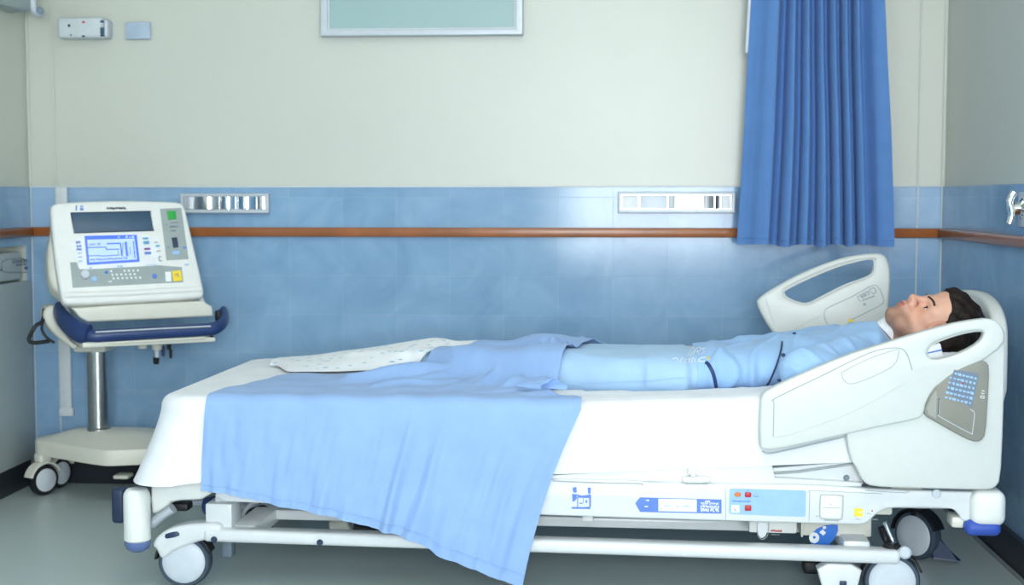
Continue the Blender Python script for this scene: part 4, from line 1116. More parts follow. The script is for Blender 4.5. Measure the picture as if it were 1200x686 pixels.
for q in np.linspace(-.05, .05, 9):
    VH.add(hloc(hcap((q, .03, .110 + .003 * math.sin(q * 90)), (q * 1.1, .088 - abs(q) * .45, .062), .010, .006)), HL, HHi, .008)
hair_me = VH.mesh('hair'); hair_me2 = hair_me.copy(); ppart('hair', hair_me, 'hair', None, 'short dark brown hair')

# --- clothes
def folds(X, Y, Z):
    """diagonal pull folds over the belly and chest"""
    a = X * 34 + Y * 16 + 1.1 * np.sin(Y * 11 + X * 7) + .8 * np.sin(X * 13 - Y * 8)
    b = X * 61 - Y * 24 + 1.4 * np.sin(Y * 17 - X * 5 + 1)
    r1 = np.clip(np.sin(a), 0, 1) ** 3; r2 = np.clip(np.sin(b), 0, 1) ** 4
    amp = np.clip((X - .36) / .1, 0, 1)
    return amp * (.0095 * r1 * (.6 + .4 * np.sin(5 * X + 9 * Y)) + .0055 * r2)
VG = Vol((.33, -.47, .49), (1.08, .27, .80), .0032)
fnt, lo, hi = loft(torso, 2.3, .009)
VG.add(lambda X, Y, Z: fnt(X, Y, Z) - folds(X, Y, Z), lo, hi, .02)
def sleeve(a, b, ra, rb):
    fn, lo, hi = cap(a, b, ra, rb)
    VG.add(lambda X, Y, Z: fn(X, Y, Z) - .004 * np.clip(np.sin(70 * X + 40 * Y + 2 * np.sin(30 * Z)), 0, 1) ** 2, lo, hi, .03)
sleeve(NA[0], NA[1], .066, .054); sleeve(NA[1], tuple(.2 * np.array(NA[1]) + .8 * np.array(NA[2])), .052, .038)
sleeve(FA[0], FA[1], .066, .052); sleeve(FA[1], tuple(.2 * np.array(FA[1]) + .8 * np.array(FA[2])), .050, .036)
VG.add(*cap((.86, CYB - .10, .652), (.86, CYB + .10, .652), .050, .050), .03)
ndir = Vector((.76, -.12, .64)).normalized()
nc = Vector((.938, CYB - .028, .668))
VG.add(*cap((.86, CYB - .01, .644), (.97, CYB - .04, .664), .068, .066), .03)
VG.cut(lambda X, Y, Z: -((X - nc.x) * ndir.x + (Y - nc.y) * ndir.y + (Z - nc.z) * ndir.z - .0 ) , (.85, -.28, .5), (1.06, .1, .82), .006)
VG.cut(lambda X, Y, Z: X - .385 + 0 * Y + 0 * Z, (.33, -.47, .49), (.45, .27, .78), .006)
gown_me = VG.mesh('pyjama_top', .0)
VP = Vol((-.52, -.36, .49), (.47, .40, .70), .0032)
def pfold(X, Y, Z):
    return .003 * np.clip(np.sin(22 * X + 46 * Y + 1.2 * np.sin(14 * X)), 0, 1) ** 2
for st in LEGS:
    fn, lo, hi = loft([r for r in st if r[0] > -.455], 2.2, .010)
    VP.add(lambda X, Y, Z, fn=fn: fn(X, Y, Z) - pfold(X, Y, Z), lo, hi, .035)
fn, lo, hi = loft([r for r in torso if r[0] < .42], 2.3, .007)
VP.add(fn, lo, hi, .03)
VP.add(*cap((.02, CYB, .575), (.30, CYB, .580), .040, .045), .05)
VP.cut(lambda X, Y, Z: .405 - X + 0 * Y + 0 * Z, (.35, -.36, .49), (.47, .40, .70), .004)
pants_me = VP.mesh('pyjama_trousers', .0)

def bvh_of(mes):
    vs = []; fs = []
    for me in mes:
        o_ = len(vs); vs += [v.co.copy() for v in me.vertices]; fs += [tuple(i + o_ for i in p.vertices) for p in me.polygons]
    return BVHTree.FromPolygons(vs, fs)
cloth_bvh = bvh_of([gown_me, pants_me, rows_me]) if False else bvh_of([gown_me, pants_me])
camB = BEDI @ CAM; R3 = BEDI.to_3x3()
def on_cloth(x, y, lift=.002, bvh=None):
    d = (R3 @ ray(x, y)).normalized(); h = (bvh or cloth_bvh).ray_cast(camB, d)
    if h[0] is None: return None
    return h[0] + h[1] * lift
def cloth_path(pts, n=6, lift=.002):
    q = spline([(x, y, 0) for x, y in pts], n); out = [on_cloth(p.x, p.y, lift) for p in q]
    return [p for p in out if p is not None]
gown_me2 = gown_me.copy(); pants_me2 = pants_me.copy()
gown_o = ppart('pyjama_top', gown_me, 'gown', None, 'light blue pyjama top'); pants_o = ppart('pyjama_trousers', pants_me, 'pants', None, 'pale blue pyjama trousers')
# white collar
bm = bmesh.new(); ring_ = []
e1 = ndir.cross(Vector((0, 1, 0))).normalized(); e2 = Vector((0, 1, 0))
for k in range(41):
    t = 2 * math.pi * k / 40; ring_.append((nc - ndir * .004 + e1 * math.cos(t) * .069 + e2 * math.sin(t) * .069, nc + ndir * (.022 + .006 * math.cos(t)) + e1 * math.cos(t) * .066 + e2 * math.sin(t) * .066))
cp = [[a * (1 - t) + b * t for t in (0, .35, .7, 1)] for a, b in ring_]
ppart('collar', grid_mesh('collar', cp, -.004), 'collar', None, 'white collar')
# seams, buttons, printed words on the cloth
def cloth_line(name, pts, r, m, parent, lift=.0015, flat=None, label=None):
    q = cloth_path(pts, 6, lift)
    if len(q) < 3: return None
    bm = bmesh.new(); tube(bm, q, r, 8, flat); return ppart(name, bm, m, parent, label)
for x, y in ((918, 417), (913, 445.5), (931, 392), (902, 457)):
    p = on_cloth(x, y, .001)
    if p is None: continue
    bm = bmesh.new(); lathe(bm, [(.0055, 0), (.0058, .002), (.004, .0032), (.001, .003)], p, (R3 @ -ray(x, y)) + Vector((0, 0, .6)), 16); ppart('button', bm, 'navy', gown_o, 'small navy button')
bm = bmesh.new(); k = 0
cl = [cloth_path(q, 4, .0012) for q in (
    [(806, 423), (812, 409), (815, 408)], [(811, 424), (817, 408)], [(817, 410), (822, 408.5), (820, 414), (816, 415)], [(818, 415), (820, 420)], [(826, 409), (822, 411), (825, 414), (821, 418)], [(829, 409.5), (827, 412)])]
def words(name, strokes, r, m, parent, label):
    bm = bmesh.new()
    for s0 in strokes:
        q = cloth_path(s0, 4, .0010)
        if len(q) > 2: tube(bm, q, r, 6)
    return ppart(name, bm, m, parent, label) if len(bm.verts) else bm.free()
words('printed_words', [[(806, 417), (811, 408.5), (813, 408)], [(809, 417.5), (814, 408)], [(812, 416), (817, 408.2), (821, 408.5), (820, 411.5), (816, 412)], [(817, 412.5), (819.5, 416)], [(826.5, 408.5), (822.5, 410), (826, 412.5), (822, 415.5)],
                        [(788, 421), (793, 420), (795, 423)], [(797, 426), (798.5, 421), (801.5, 420.5)], [(807, 421.5), (803.5, 422), (803, 425.5), (807, 425), (808, 420.5), (808, 425.5)], [(811, 425), (811.5, 420.5), (814, 420.5), (814.5, 424.5)], [(818, 425), (819, 421)], [(827, 419.5), (821, 420), (820, 424), (828, 424)]],
      .0011, 'print_white', gown_o, 'white printed letters')
words('printed_dot', [[(829.6, 418.6), (830, 420), (830.4, 421.6)]], .0028, 'yellow', gown_o, 'small yellow mark')
cloth_line('trouser_seam', [(680, 449), (720, 447.5), (760, 446), (790, 443), (806, 442.5)], .0010, 'pants', pants_o)

# dark belt strap and thin sensor cord over the body
q = cloth_path([(826.5, 425.5), (830, 427), (833.5, 433), (836.5, 442), (838.5, 451), (839.5, 458), (839.6, 464)], 6, .0018)
bm = bmesh.new(); tube(bm, q, .0052, 10, flat=(tuple((R3 @ -FW) + Vector((0, 0, .4))), .002))
ppart('waist_strap', bm, 'navy', None, 'dark navy strap across the hip')
q = cloth_path([(917, 402.5), (915.5, 412), (911.5, 425), (905, 440), (900, 449), (895, 454), (892.5, 457)], 8, .0048)
bm = bmesh.new(); tube(bm, q, .0026, 8); me = from_bm('sensor_cord', bm)
o = link('sensor_cord', me, M['darkblue']); o.matrix_world = BED; tag(o, 'thin dark cord lying across the chest of the light blue pyjama top', 'cord')
# ------------------------------------------------------------------ mattress and white sheet
def cushion(x0, x1, y0, y1, zb, top, grow, flare=None, nper=200, hem=None, wr=0.):
    """rings from hem to the middle of the top, following a rounded-rectangle plan"""
    rc = .09; per = []
    def corner(cx, cy, a0):
        for k in range(14):
            t = a0 + math.pi / 2 * k / 13; per.append((cx + rc * math.cos(t), cy + rc * math.sin(t), math.cos(t), math.sin(t)))
    def side(ax, ay, bx, by, nx, ny, n=34):
        for k in range(1, n): per.append((ax + (bx - ax) * k / n, ay + (by - ay) * k / n, nx, ny))
    corner(x1 - rc, y1 - rc, 0); side(x1 - rc, y1, x0 + rc, y1, 0, 1, 70); corner(x0 + rc, y1 - rc, math.pi / 2); side(x0, y1 - rc, x0, y0 + rc, -1, 0)
    corner(x0 + rc, y0 + rc, math.pi); side(x0 + rc, y0, x1 - rc, y0, 0, -1, 90); corner(x1 - rc, y0 + rc, 1.5 * math.pi); side(x1, y0 + rc, x1, y1 - rc, 1, 0)
    rows = []
    re = .035
    for x, y, nx, ny in per:
        col = []
        zt = top(x); zbb = hem(x, y) if hem else zb + zt - ZM
        for t in np.linspace(0, 1, 14):                # side
            z = zbb + (zt - re - zbb) * t
            o = grow + (flare(x, y, 1 - t) if flare else 0)
            if wr: o += wr * (math.sin(41 * x + 30 * y + 3 * t) * .5 + math.sin(17 * x - 23 * y + 1.3)) * (1 - t)
            col.append((x + nx * o, y + ny * o, z))
        for k in range(1, 7):                          # edge roll
            a = math.pi / 2 * k / 6
            col.append((x + nx * (grow - re * (1 - math.cos(a))), y + ny * (grow - re * (1 - math.cos(a))), zt + grow - re * (1 - math.sin(a))))
        xi, yi = col[-1][0], col[-1][1]; cx = min(max(xi, x0 + .45), x1 - .45); cy = (y0 + y1) / 2
        for t in (.04, .09, .15, .21, .28, .35, .42, .5, .58, .66, .75, .85, .95, 1):
            xx = xi + (cx - xi) * t; col.append((xx, yi + (cy - yi) * t, top(xx) + grow + (wr * .6 * math.sin(23 * xx + 31 * (yi + (cy - yi) * t)) if t < .9 else 0)))
        rows.append(col)
    return rows
lying_bvh = bvh_of([gown_me2, pants_me2, body_me2, hair_me2])
def press(rows, gap, r=.022):
    out = []
    for c in rows:
        q = []
        for x, y, z in c:
            if z > .5:
                for dx, dy in ((0, 0), (r, 0), (-r, 0), (0, r), (0, -r), (.7 * r, .7 * r), (-.7 * r, .7 * r), (.7 * r, -.7 * r), (-.7 * r, -.7 * r)):
                    h = lying_bvh.ray_cast(Vector((x + dx, y + dy, .30)), Vector((0, 0, 1)))
                    if h[0] is not None: z = min(z, h[0].z - gap)
            q.append((x, y, z))
        out.append(q)
    return out
MX0, MX1, MY0, MY1 = -1.085, 1.085, -.462, .462
rows = press(cushion(MX0, MX1, MY0, MY1, .36, ztop, 0), .026, .06)
me = grid_mesh('mattress', rows, 0, True)
bm = bmesh.new(); bm.from_mesh(me)
loop0 = [e for e in bm.edges if e.is_boundary and e.verts[0].co.z < .48]; bmesh.ops.holes_fill(bm, edges=loop0, sides=0); bmesh.ops.recalc_face_normals(bm, faces=bm.faces); bm.to_mesh(me); bm.free()
o = link('mattress', me, M['mattress']); o.matrix_world = BED; o['label'] = 'thick mattress under the white sheet on the hospital bed'; o['category'] = 'mattress'

# sheet: hem height and foot flare as in the photo
def hem(x, y):
    z = np.interp(x, [-1.1, -.95, -.86, -.2, .0, .75, 1.1], [.302, .302, .338, .340, .340, .386, .40])
    if x < -1.0: z = .300 + .008 * math.sin(y * 14)
    return z
def flare(x, y, t):
    f = max(0., min(1., (-.93 - x) / .12))
    return t ** 1.3 * (.062 * f) * (1 + .25 * math.sin(9 * y) + .30 * math.sin(46 * y + 20 * x) * t * (1 if y < -.2 else .4)) + .012 * t * max(0, min(1, (-.6 - x) / .3))
rows = cushion(MX0, MX1, MY0, MY1, .33, ztop, .006, flare, hem=hem, wr=.0012)
# soft wrinkles on the top by the patient's legs
rows = [[(x, y, z + (.004 * math.exp(-((y + .39 + .03 * x) / .012) ** 2) * (1 if -.1 < x < .6 else 0) if z > .5 else 0)) for x, y, z in c] for c in rows]
rows = press(rows, .006)
me = grid_mesh('white_bed_sheet', rows, .002, True)
o = link('white_bed_sheet', me, M['sheet']); o.matrix_world = BED
tag(o, 'plain white sheet stretched over the mattress and hanging at the foot end', 'bed sheet')

# ------------------------------------------------------------------ pillow and packet at the head
def lie_top(x, y, r=.012):
    b = None
    for dx, dy in ((0, 0), (r, 0), (-r, 0), (0, r), (0, -r)):
        h = lying_bvh.ray_cast(Vector((x + dx, y + dy, 1.2)), Vector((0, 0, -1)))
        if h[0] is not None: b = h[0].z if b is None else max(b, h[0].z)
    return b
def lie_bottom(x, y, r=.012):
    b = None
    for dx, dy in ((0, 0), (r, 0), (-r, 0), (0, r), (0, -r)):
        h = lying_bvh.ray_cast(Vector((x + dx, y + dy, .3)), Vector((0, 0, 1)))
        if h[0] is not None: b = h[0].z if b is None else min(b, h[0].z)
    return b
px0, px1, py0, py1 = .965, 1.135, -.345, .20
topg = []; botg = []
for i in range(33):
    a = -1 + 2 * i / 32; ct = []; cb_ = []
    for j in range(49):
        b = -1 + 2 * j / 48
        x = (px0 + px1) / 2 + a * (px1 - px0) / 2 * (1 - .06 * b * b); y = (py0 + py1) / 2 + b * (py1 - py0) / 2 * (1 - .05 * a * a)
        e = max(0, (1 - a ** 4)) ** .5 * max(0, (1 - b ** 6)) ** .5
        z0_ = ztop(x) + .009
        z = z0_ + .075 * e; lb = lie_bottom(x, y)
        if lb is not None: z = min(z, max(lb - .009, z0_ + .002))
        ct.append((x, y, z)); cb_.append((x, y, z0_ - .001))
    topg.append(ct); botg.append(cb_)
nu, nv = 33, 49
vs = [p for c in topg for p in c] + [p for c in botg for p in c]; fs = []
for i in range(nu - 1):
    for j in range(nv - 1):
        fs.append((i * nv + j, (i + 1) * nv + j, (i + 1) * nv + j + 1, i * nv + j + 1)); k = nu * nv
        fs.append((k + i * nv + j, k + i * nv + j + 1, k + (i + 1) * nv + j + 1, k + (i + 1) * nv + j))
me = raw('pillow', vs, fs, 180); bm = bmesh.new(); bm.from_mesh(me); k = nu * nv; bm.verts.ensure_lookup_table()
loop = [i * nv for i in range(nu)] + [(nu - 1) * nv + j for j in range(1, nv)] + [i * nv + nv - 1 for i in range(nu - 2, -1, -1)] + [j for j in range(nv - 2, 0, -1)]
for a, b in zip(loop, loop[1:] + loop[:1]):
    bm.faces.new((bm.verts[a], bm.verts[b], bm.verts[b + k], bm.verts[a + k]))
bmesh.ops.recalc_face_normals(bm, faces=bm.faces); bm.to_mesh(me); bm.free(); shade(me, 80)
o = link('pillow', me, M['sheet']); o.matrix_world = BED; tag(o, "white pillow under the dark-haired person's head", 'pillow')

c = bpt(1101, 410, -.42)
zb_ = ztop(c.x) + .012
PM = BED @ Matrix.Translation((c.x, -.425, zb_)) 
T = thing('wrapped_packet', 'small white packet with blue stripe seen through the near rail handle opening', 'packet', PM)
bm = bmesh.new(); rot = Matrix.Rotation(math.radians(-14), 4, 'Y'); hgt = c.z - zb_ + .010
box(bm, (0, 0, hgt / 2 + .006), (.054, .026, hgt), .004, 2, rot); link('carton', from_bm('carton', bm), M['print_white'], T)
bm = bmesh.new(); box(bm, (0, 0, hgt - .012), (.0555, .0275, .004), .001, 1, rot); link('stripe', from_bm('stripe', bm), M['signblue'], T)
bm = bmesh.new(); box(bm, (.006, 0, hgt + .011), (.026, .018, .014), .003, 2, rot); link('lid', from_bm('lid', bm), M['darkblue'], T)

# ------------------------------------------------------------------ blue blanket
ZS = ZM + .014
BY_E = -.462
hem_px = [(234.5, 576), (250, 577), (268, 579), (300, 587), (325, 593), (378, 603), (423, 615), (460, 626), (490, 635), (512, 650), (557, 668), (612, 690)]
def hem_at(u):
    x = 234.5 + (612 - 234.5) * u
    return x, float(np.interp(x, [p[0] for p in hem_px], [p[1] for p in hem_px]))
NU, NT, ND_ = 190, 84, 54
uu = np.linspace(0, 1, NU)
bxl = bp(243, 465, BY_E)[0]; bxr = bp(687, 453, BY_E + .02)[0]
def far_by(bx): return float(np.interp(bx, [-1, -.66, -.56, -.46, -.36, -.27, -.20, -.1, .2], [-.01, .0, .01, .03, .06, .16, .30, .40, .40]))
RBX = [bxr, bp(676, 452, -.42)[0], bp(652, 449, -.36)[0], bp(642, 445, -.30)[0], bp(656, 438, -.2)[0], bp(668, 425, -.1)[0], bp(674, 412, -.02)[0], bp(684, 414, .06)[0], bp(700, 416, .14)[0], .23, .22, .15]
RBY = [-.46, -.42, -.36, -.30, -.20, -.10, -.02, .06, .14, .24, .34, .40]
def right_bx(by): return float(np.interp(by, RBY, RBX))
peaks = []   # (bx, by, z, wx, wy)
def peak(px, py, by, wx, wy):
    p = bpt(px, py, by); peaks.append((p.x, by, p.z, wx, wy))
peak(568, 414, .10, .09, .12); peak(602, 410, .06, .08, .12); peak(626, 401, .04, .07, .11); peak(648, 394.5, .02, .055, .10); peak(662, 399, .0, .035, .09)
peak(679, 408, .08, .03, .05); peak(682, 394.5, .24, .05, .09); peak(694, 398, .25, .06, .09); peak(706, 401.5, .26, .07, .09); peak(725, 408, .28, .07, .09)
peak(640, 440, -.25, .06, .03); peak(655, 441, -.30, .03, .02)
ridges = [((602, 412), .0, (560, 445), -.22, .020, .018), ((632, 430), -.1, (590, 452), -.28, .018, .016), ((655, 425), -.1, (600, 448), -.26, .014, .02), ((575, 425), -.05, (530, 452), -.3, .010, .02),
          ((548, 432), .0, (415, 452), -.19, .036, .042), ((535, 445), -.16, (440, 456), -.27, .010, .02), ((540, 434), -.05, (470, 452), -.2, .010, .02), ((668, 449), -.32, (620, 462), -.40, .016, .014), ((610, 455), -.30, (560, 462), -.36, .010, .012), ((500, 452), -.2, (440, 458), -.28, .006, .03), ((690, 405), .2, (660, 412), .05, .02, .015)]
rseg = []
for a, ba, b, bb, amp, w in ridges:
    rseg.append((np.array((bp(a[0], a[1], ba)[0], ba)), np.array((bp(b[0], b[1], bb)[0], bb)), amp * 1.5, w * .85))
def base_h(x, y):
    z = ztop(x) + .013
    e = 0
    for cx, cy, cz, wx, wy in peaks:
        e = max(e, (cz - z) * math.exp(-((x - cx) / wx) ** 2 - ((y - cy) / wy) ** 2))
    r = 0
    for a, b, amp, w in rseg:
        ab = b - a; t = min(1, max(0, ((x - a[0]) * ab[0] + (y - a[1]) * ab[1]) / float(ab @ ab)))
        d = math.hypot(x - a[0] - t * ab[0], y - a[1] - t * ab[1]); r += amp * math.exp(-(d / w) ** 2) * (1 - .5 * abs(2 * t - 1))
    return z, e, r
TOP = np.zeros((NU, NT, 3)); CL = np.zeros((NU, NT)); PK = np.zeros((NU, NT)); ED = np.ones((NU, NT))
for i, u in enumerate(uu):
    bx0_ = bxl + (bxr - bxl) * u
    fb = far_by(bxl + .11 + (.2 - bxl - .11) * u)
    for j in range(NT):
        t = j / (NT - 1)                              # 0 far edge, 1 near edge
        # columns near the right end fan out so that the rim follows the folds
        by = fb + (BY_E + .02 - fb) * t
        rb = right_bx(by); lb = bxl + .11 * (1 - t) * (1 - t * .2)
        x = lb + (rb - lb) * u
        z, e, r = base_h(x, by)
        lt_ = lie_top(x, by)
        CL[i, j] = max(z, (lt_ + .012) if lt_ is not None else 0)
        edge = min(1, (1 - u) / .03) if u > .97 else 1
        edge = math.sin(edge * math.pi / 2) ** .7
        eb = min(1, t / .10); eb = math.sin(eb * math.pi / 2)
        PK[i, j] = z + (e + r) * eb; ED[i, j] = edge
        TOP[i, j] = (x, by, 0)
for _ in range(45):                                     # let the cloth bridge over what lies under it
    P = np.pad(CL, 1, mode='edge'); av = (P[:-2, 1:-1] + P[2:, 1:-1] + P[1:-1, :-2] + P[1:-1, 2:] + 4 * CL) / 8
    CL = np.maximum(CL, av)
Hh = np.maximum(CL, CL + (np.maximum(PK, CL) - CL) * ED)
for _ in range(3):
    P = np.pad(Hh, 1, mode='edge'); Hh = np.maximum(CL, (P[:-2, 1:-1] + P[2:, 1:-1] + P[1:-1, :-2] + P[1:-1, 2:] + 4 * Hh) / 8)
rs = np.random.RandomState(5)
for i in range(NU):
    for j in range(NT):
        x, y = TOP[i, j, :2]
        Hh[i, j] += .0016 * (math.sin(38 * x + 21 * y + 2 * math.sin(9 * y)) + math.sin(17 * x - 44 * y + 1.7 * math.sin(12 * x)) + 1.6)
TOP[:, :, 2] = Hh
folds_ = [(262, .004, 9, .05), (300, .006, 10, .05), (352, .005, 12, .08), (405, .006, 12, .1), (440, .008, 9, .12), (497, .016, 7, .05), (514, -.008, 8, .05), (536, .012, 11, -.1), (582, .012, 13, -.25), (622, .010, 13, -.4), (655, .006, 9, -.5)]
BL = []
for i, u in enumerate(uu):
    col = [tuple(TOP[i, j]) for j in range(NT)]
    x0_, y0_, z0_ = col[-1]
    hx, hy = hem_at(u)
    e = bpt(hx, hy, -.50)
    xt = 243 + 444 * u
    # roll over the edge of the mattress, then hang
    r_ = .026
    for k in range(1, 8):
        a = math.pi / 2 * k / 7
        col.append((x0_, y0_ - r_ * math.sin(a) - .012 * k / 7, z0_ - r_ * (1 - math.cos(a))))
    ex, ey, ez = col[-1]
    for k in range(1, ND_ + 1):
        t = k / ND_
        d = 0
        pxx = xt + (hx - xt) * t
        for c_, a_, w_, s_l in folds_:
            d += 1.45 * a_ * math.exp(-((xt - c_ - s_l * 40 * (t - .5)) / w_) ** 2) * min(1, .12 + 1.1 * t)
        d += .0040 * math.sin(xt * .105 + 2.5 * t + math.sin(xt * .031)) * t + .0012 * math.sin(xt * .41 + 2 * math.sin(xt * .05) + 1.5 * t) * min(1, 3 * t) + .0022 * math.sin(xt * .22 - 6 * t + math.sin(xt * .07)) * min(1, 2 * t)
        bow = -.018 * math.sin(math.pi * t) * u ** 6
        yy = ey - .004 * min(1, t * 6) - .016 * t - max(-.002, d)
        sk = .004 * math.sin(9 * t + xt * .05) * t
        col.append((ex + (e.x - ex) * t + bow + sk * .4, yy, ez + (e.z - ez) * t))
    BL.append(col)
me = grid_mesh('blue_blanket', BL, -.0022)
T = thing('blue_blanket', "light blue cotton blanket spread over the person's legs and hanging down the near side", 'blanket', BED @ Matrix.Translation((-.4, -.45, .25)))
TB = Matrix.Translation((-.4, -.45, .25)).inverted()
me.transform(TB); link('cloth', me, M['blanket'], T)
bm = bmesh.new(); tube(bm, [Vector(c_[-5]) + Vector((0, -.0012, 0)) for c_ in BL], .0014, 6); me = from_bm('hem', bm); me.transform(TB); link('hem', me, M['blanket'], T)
# turned-up fold mouth at the near corner of the top
bm = bmesh.new(); q = []
pc = bpt(650, 447, -.36)
for i in range(15):
    a = math.pi * i / 14
    row = []
    for j in range(9):
        t = j / 8; R_ = .026 * (1 - .75 * t) * (1 + .15 * math.sin(5 * a)); 
        row.append((pc.x + R_ * 1.25 * math.cos(a) - .10 * t * 1.0, -.38 + .05 * t + .01 * math.sin(a), max(ztop(pc.x) + .016, pc.z - .020) + R_ * math.sin(a) * .95))
    q.append(row)
me = grid_mesh('fold', q, .002); me.transform(TB); link('fold', me, M['blanket'], T)

# ------------------------------------------------------------------ printed white sheet pushed to the far side
zf = ZM + .012
def fp(px, py, z): 
    c_ = BEDI @ CAM; d = BEDI.to_3x3() @ ray(px, py); return c_ + d * ((z - c_.z) / d.z)
sil = [(323, 421), (340, 419.5), (374, 416.5), (400, 412), (427, 409), (453, 405), (485, 399.5), (509, 396), (522, 397), (535, 401), (550, 406.5), (568, 414)]
fro = [(323, 424), (331, 431), (345, 441), (358, 446), (400, 447), (421, 446), (448, 442), (491, 437), (531, 430), (549, 424), (568, 418)]
Q = []
for px in np.linspace(323, 568, 90):
    sy = float(np.interp(px, [p[0] for p in sil], [p[1] for p in sil])); fy = float(np.interp(px, [p[0] for p in fro], [p[1] for p in fro]))
    f0 = fp(px, fy, zf + .006); 
    rdg = bpt(px, sy, .24)
    yr = max(.24, far_by(f0.x) + .09); f0 = Vector((f0.x, max(min(f0.y, .18), far_by(f0.x) + .036), zf - .002))
    col = []
    for t in np.linspace(0, 1, 24):                     # front slope up to the ridge
        a = t ** .75
        z = f0.z + (rdg.z - f0.z) * (1 - (1 - a) ** 2) ** .8
        p = Vector((f0.x + (rdg.x - f0.x) * t, f0.y + (yr - f0.y) * t, z))
        p.z += .006 * math.sin(9 * p.x + 40 * t) * math.sin(math.pi * t) + .004 * math.sin(60 * p.x - 18 * t) * math.sin(math.pi * t) * t
        col.append(p)
    for t in np.linspace(0, 1, 18)[1:]:
        col.append(Vector((rdg.x, yr + (.43 - yr) * t, zf + (rdg.z - zf) * (.5 + .5 * math.cos(math.pi * t)))))
    Q.append(col)
CQ = np.array([[ (lambda l_: -1 if l_ is None else l_ + .010)(lie_top(p.x, p.y)) for p in c_] for c_ in Q]); ZQ = np.array([[p.z for p in c_] for c_ in Q])
CQ = np.maximum(CQ, zf - .002); ZQ = np.maximum(ZQ, CQ)
for _ in range(14):
    P = np.pad(ZQ, 1, mode='edge'); ZQ = np.maximum(CQ, (P[:-2, 1:-1] + P[2:, 1:-1] + P[1:-1, :-2] + P[1:-1, 2:] + 4 * ZQ) / 8)
for i, c_ in enumerate(Q):
    for j, p in enumerate(c_): p.z = ZQ[i, j]
me = grid_mesh('printed_sheet', Q, -.0022)
o = link('printed_sheet', me, M['printed']); o.matrix_world = BED
tag(o, 'white sheet with small pale blue dashes bunched at the far side of the bed', 'sheet')
# ------------------------------------------------------------------ trolley and patient monitor
AN = math.radians(30); TI = math.radians(20)
EX = Vector((math.cos(AN), math.sin(AN), 0)); NH = Vector((math.sin(AN), -math.cos(AN), 0)); ZU = Vector((0, 0, 1))
CC = Vector((-1.72, -.27, 0))
TR = thing('monitor_trolley', 'white trolley on castors with steel column and navy bumper tray', 'trolley', Matrix.Translation((-1.80, -.24, 0)))
def tq(px, py, d): return hit(px, py, CC + NH * d, NH)
def tpart(name, bm, m, parent=None, label=None):
    me = from_bm(name, bm) if isinstance(bm, bmesh.types.BMesh) else bm
    o = link(name, me, M[m], parent or TR, world=True)
    if label: o['label'] = label
    return o
# base
base = [(-2.06, -.15), (-2.06, -.22), (-1.99, -.265), (-1.74, -.415), (-1.69, -.42), (-1.45, -.33), (-1.41, -.28), (-1.42, -.12), (-1.47, -.065), (-1.95, -.055), (-2.02, -.09)]
bq = chaikin([(x, y) for x, y in base], 2); cc_ = Vector((-1.79, -.235))
rings = [(1.0, .150), (1.0, .158), (1.0, .196), (.985, .203), (.8, .214), (.5, .238), (.25, .248)]
bm = bmesh.new(); R0 = []
for s_c, z in rings: R0.append([bm.verts.new((cc_.x + (p.x - cc_.x) * s_c, cc_.y + (p.y - cc_.y) * s_c, z)) for p in bq])
for a, b in zip(R0[:-1], R0[1:]):
    for i in range(len(bq)): bm.faces.new((a[i], a[(i + 1) % len(bq)], b[(i + 1) % len(bq)], b[i]))
bm.faces.new(R0[0]); bm.faces.new(R0[-1]); tpart('base', bm, 'ivory')
def small_caster(x, y, ang):
    R = .056; mt = Matrix.Translation((x, y, 0)) @ Matrix.Rotation(ang, 4, 'Z')
    bm = bmesh.new(); outer = [(R * 1.2 * math.cos(t), R + R * 1.2 * math.sin(t)) for t in np.linspace(math.radians(25), math.radians(165), 14)]; inner = [(R * 1.06 * math.cos(t), R + R * 1.06 * math.sin(t)) for t in np.linspace(math.radians(165), math.radians(25), 14)]
    me = plate('hood', [outer + inner], .046, .002); bm.from_mesh(me); bpy.data.meshes.remove(me); box(bm, (0, 0, .137), (.05, .046, .035), .01, 3); bm.transform(mt); c_ = tpart('caster', bm, 'ivory')
    bm = bmesh.new(); lathe(bm, [(R * .72, -.016), (R * .92, -.016), (R, -.008), (R, .008), (R * .92, .016), (R * .72, .016)], (0, 0, R), (0, 1, 0), 36); bm.transform(mt); tpart('tyre', bm, 'black', c_)
    for q in (-1, 1):
        bm = bmesh.new(); lathe(bm, [(R * .74, q * .010), (R * .74, q * .0175), (R * .6, q * .021), (R * .2, q * .022), (.001, q * .026)], (0, 0, R), (0, 1, 0), 36); bm.transform(mt); tpart('wheel_disc', bm, 'disc', c_)
small_caster(-2.025, -.215, math.radians(58)); small_caster(-1.46, -.27, math.radians(20)); small_caster(-1.50, -.12, math.radians(-30)); small_caster(-2.02, -.09, math.radians(70))
bm = bmesh.new(); p = hit(141, 560, Vector((0, -.36, 0)), NB); box(bm, p + Vector((0, .03, 0)), (.055, .06, .014), .006); tpart('brake_pedal', bm, 'ivory')
# column
ctop = hit(117, 408, Vector((0, -.235, 0)), NB); cb0 = hit(116, 497, Vector((0, -.235, 0)), NB)
bm = bmesh.new(); lathe(bm, [(.042, .240), (.042, .250), (.0375, .254), (.0375, .60), (.001, .60)], (cb0.x, -.235, 0), ZU, 40); tpart('column', bm, 'steel')
bm = bmesh.new(); p = hit(112, 405, Vector((0, -.235, 0)), NB); box(bm, (p.x, -.245, p.z), (.115, .11, .036), .01, 3); tpart('column_collar', bm, 'ivory')
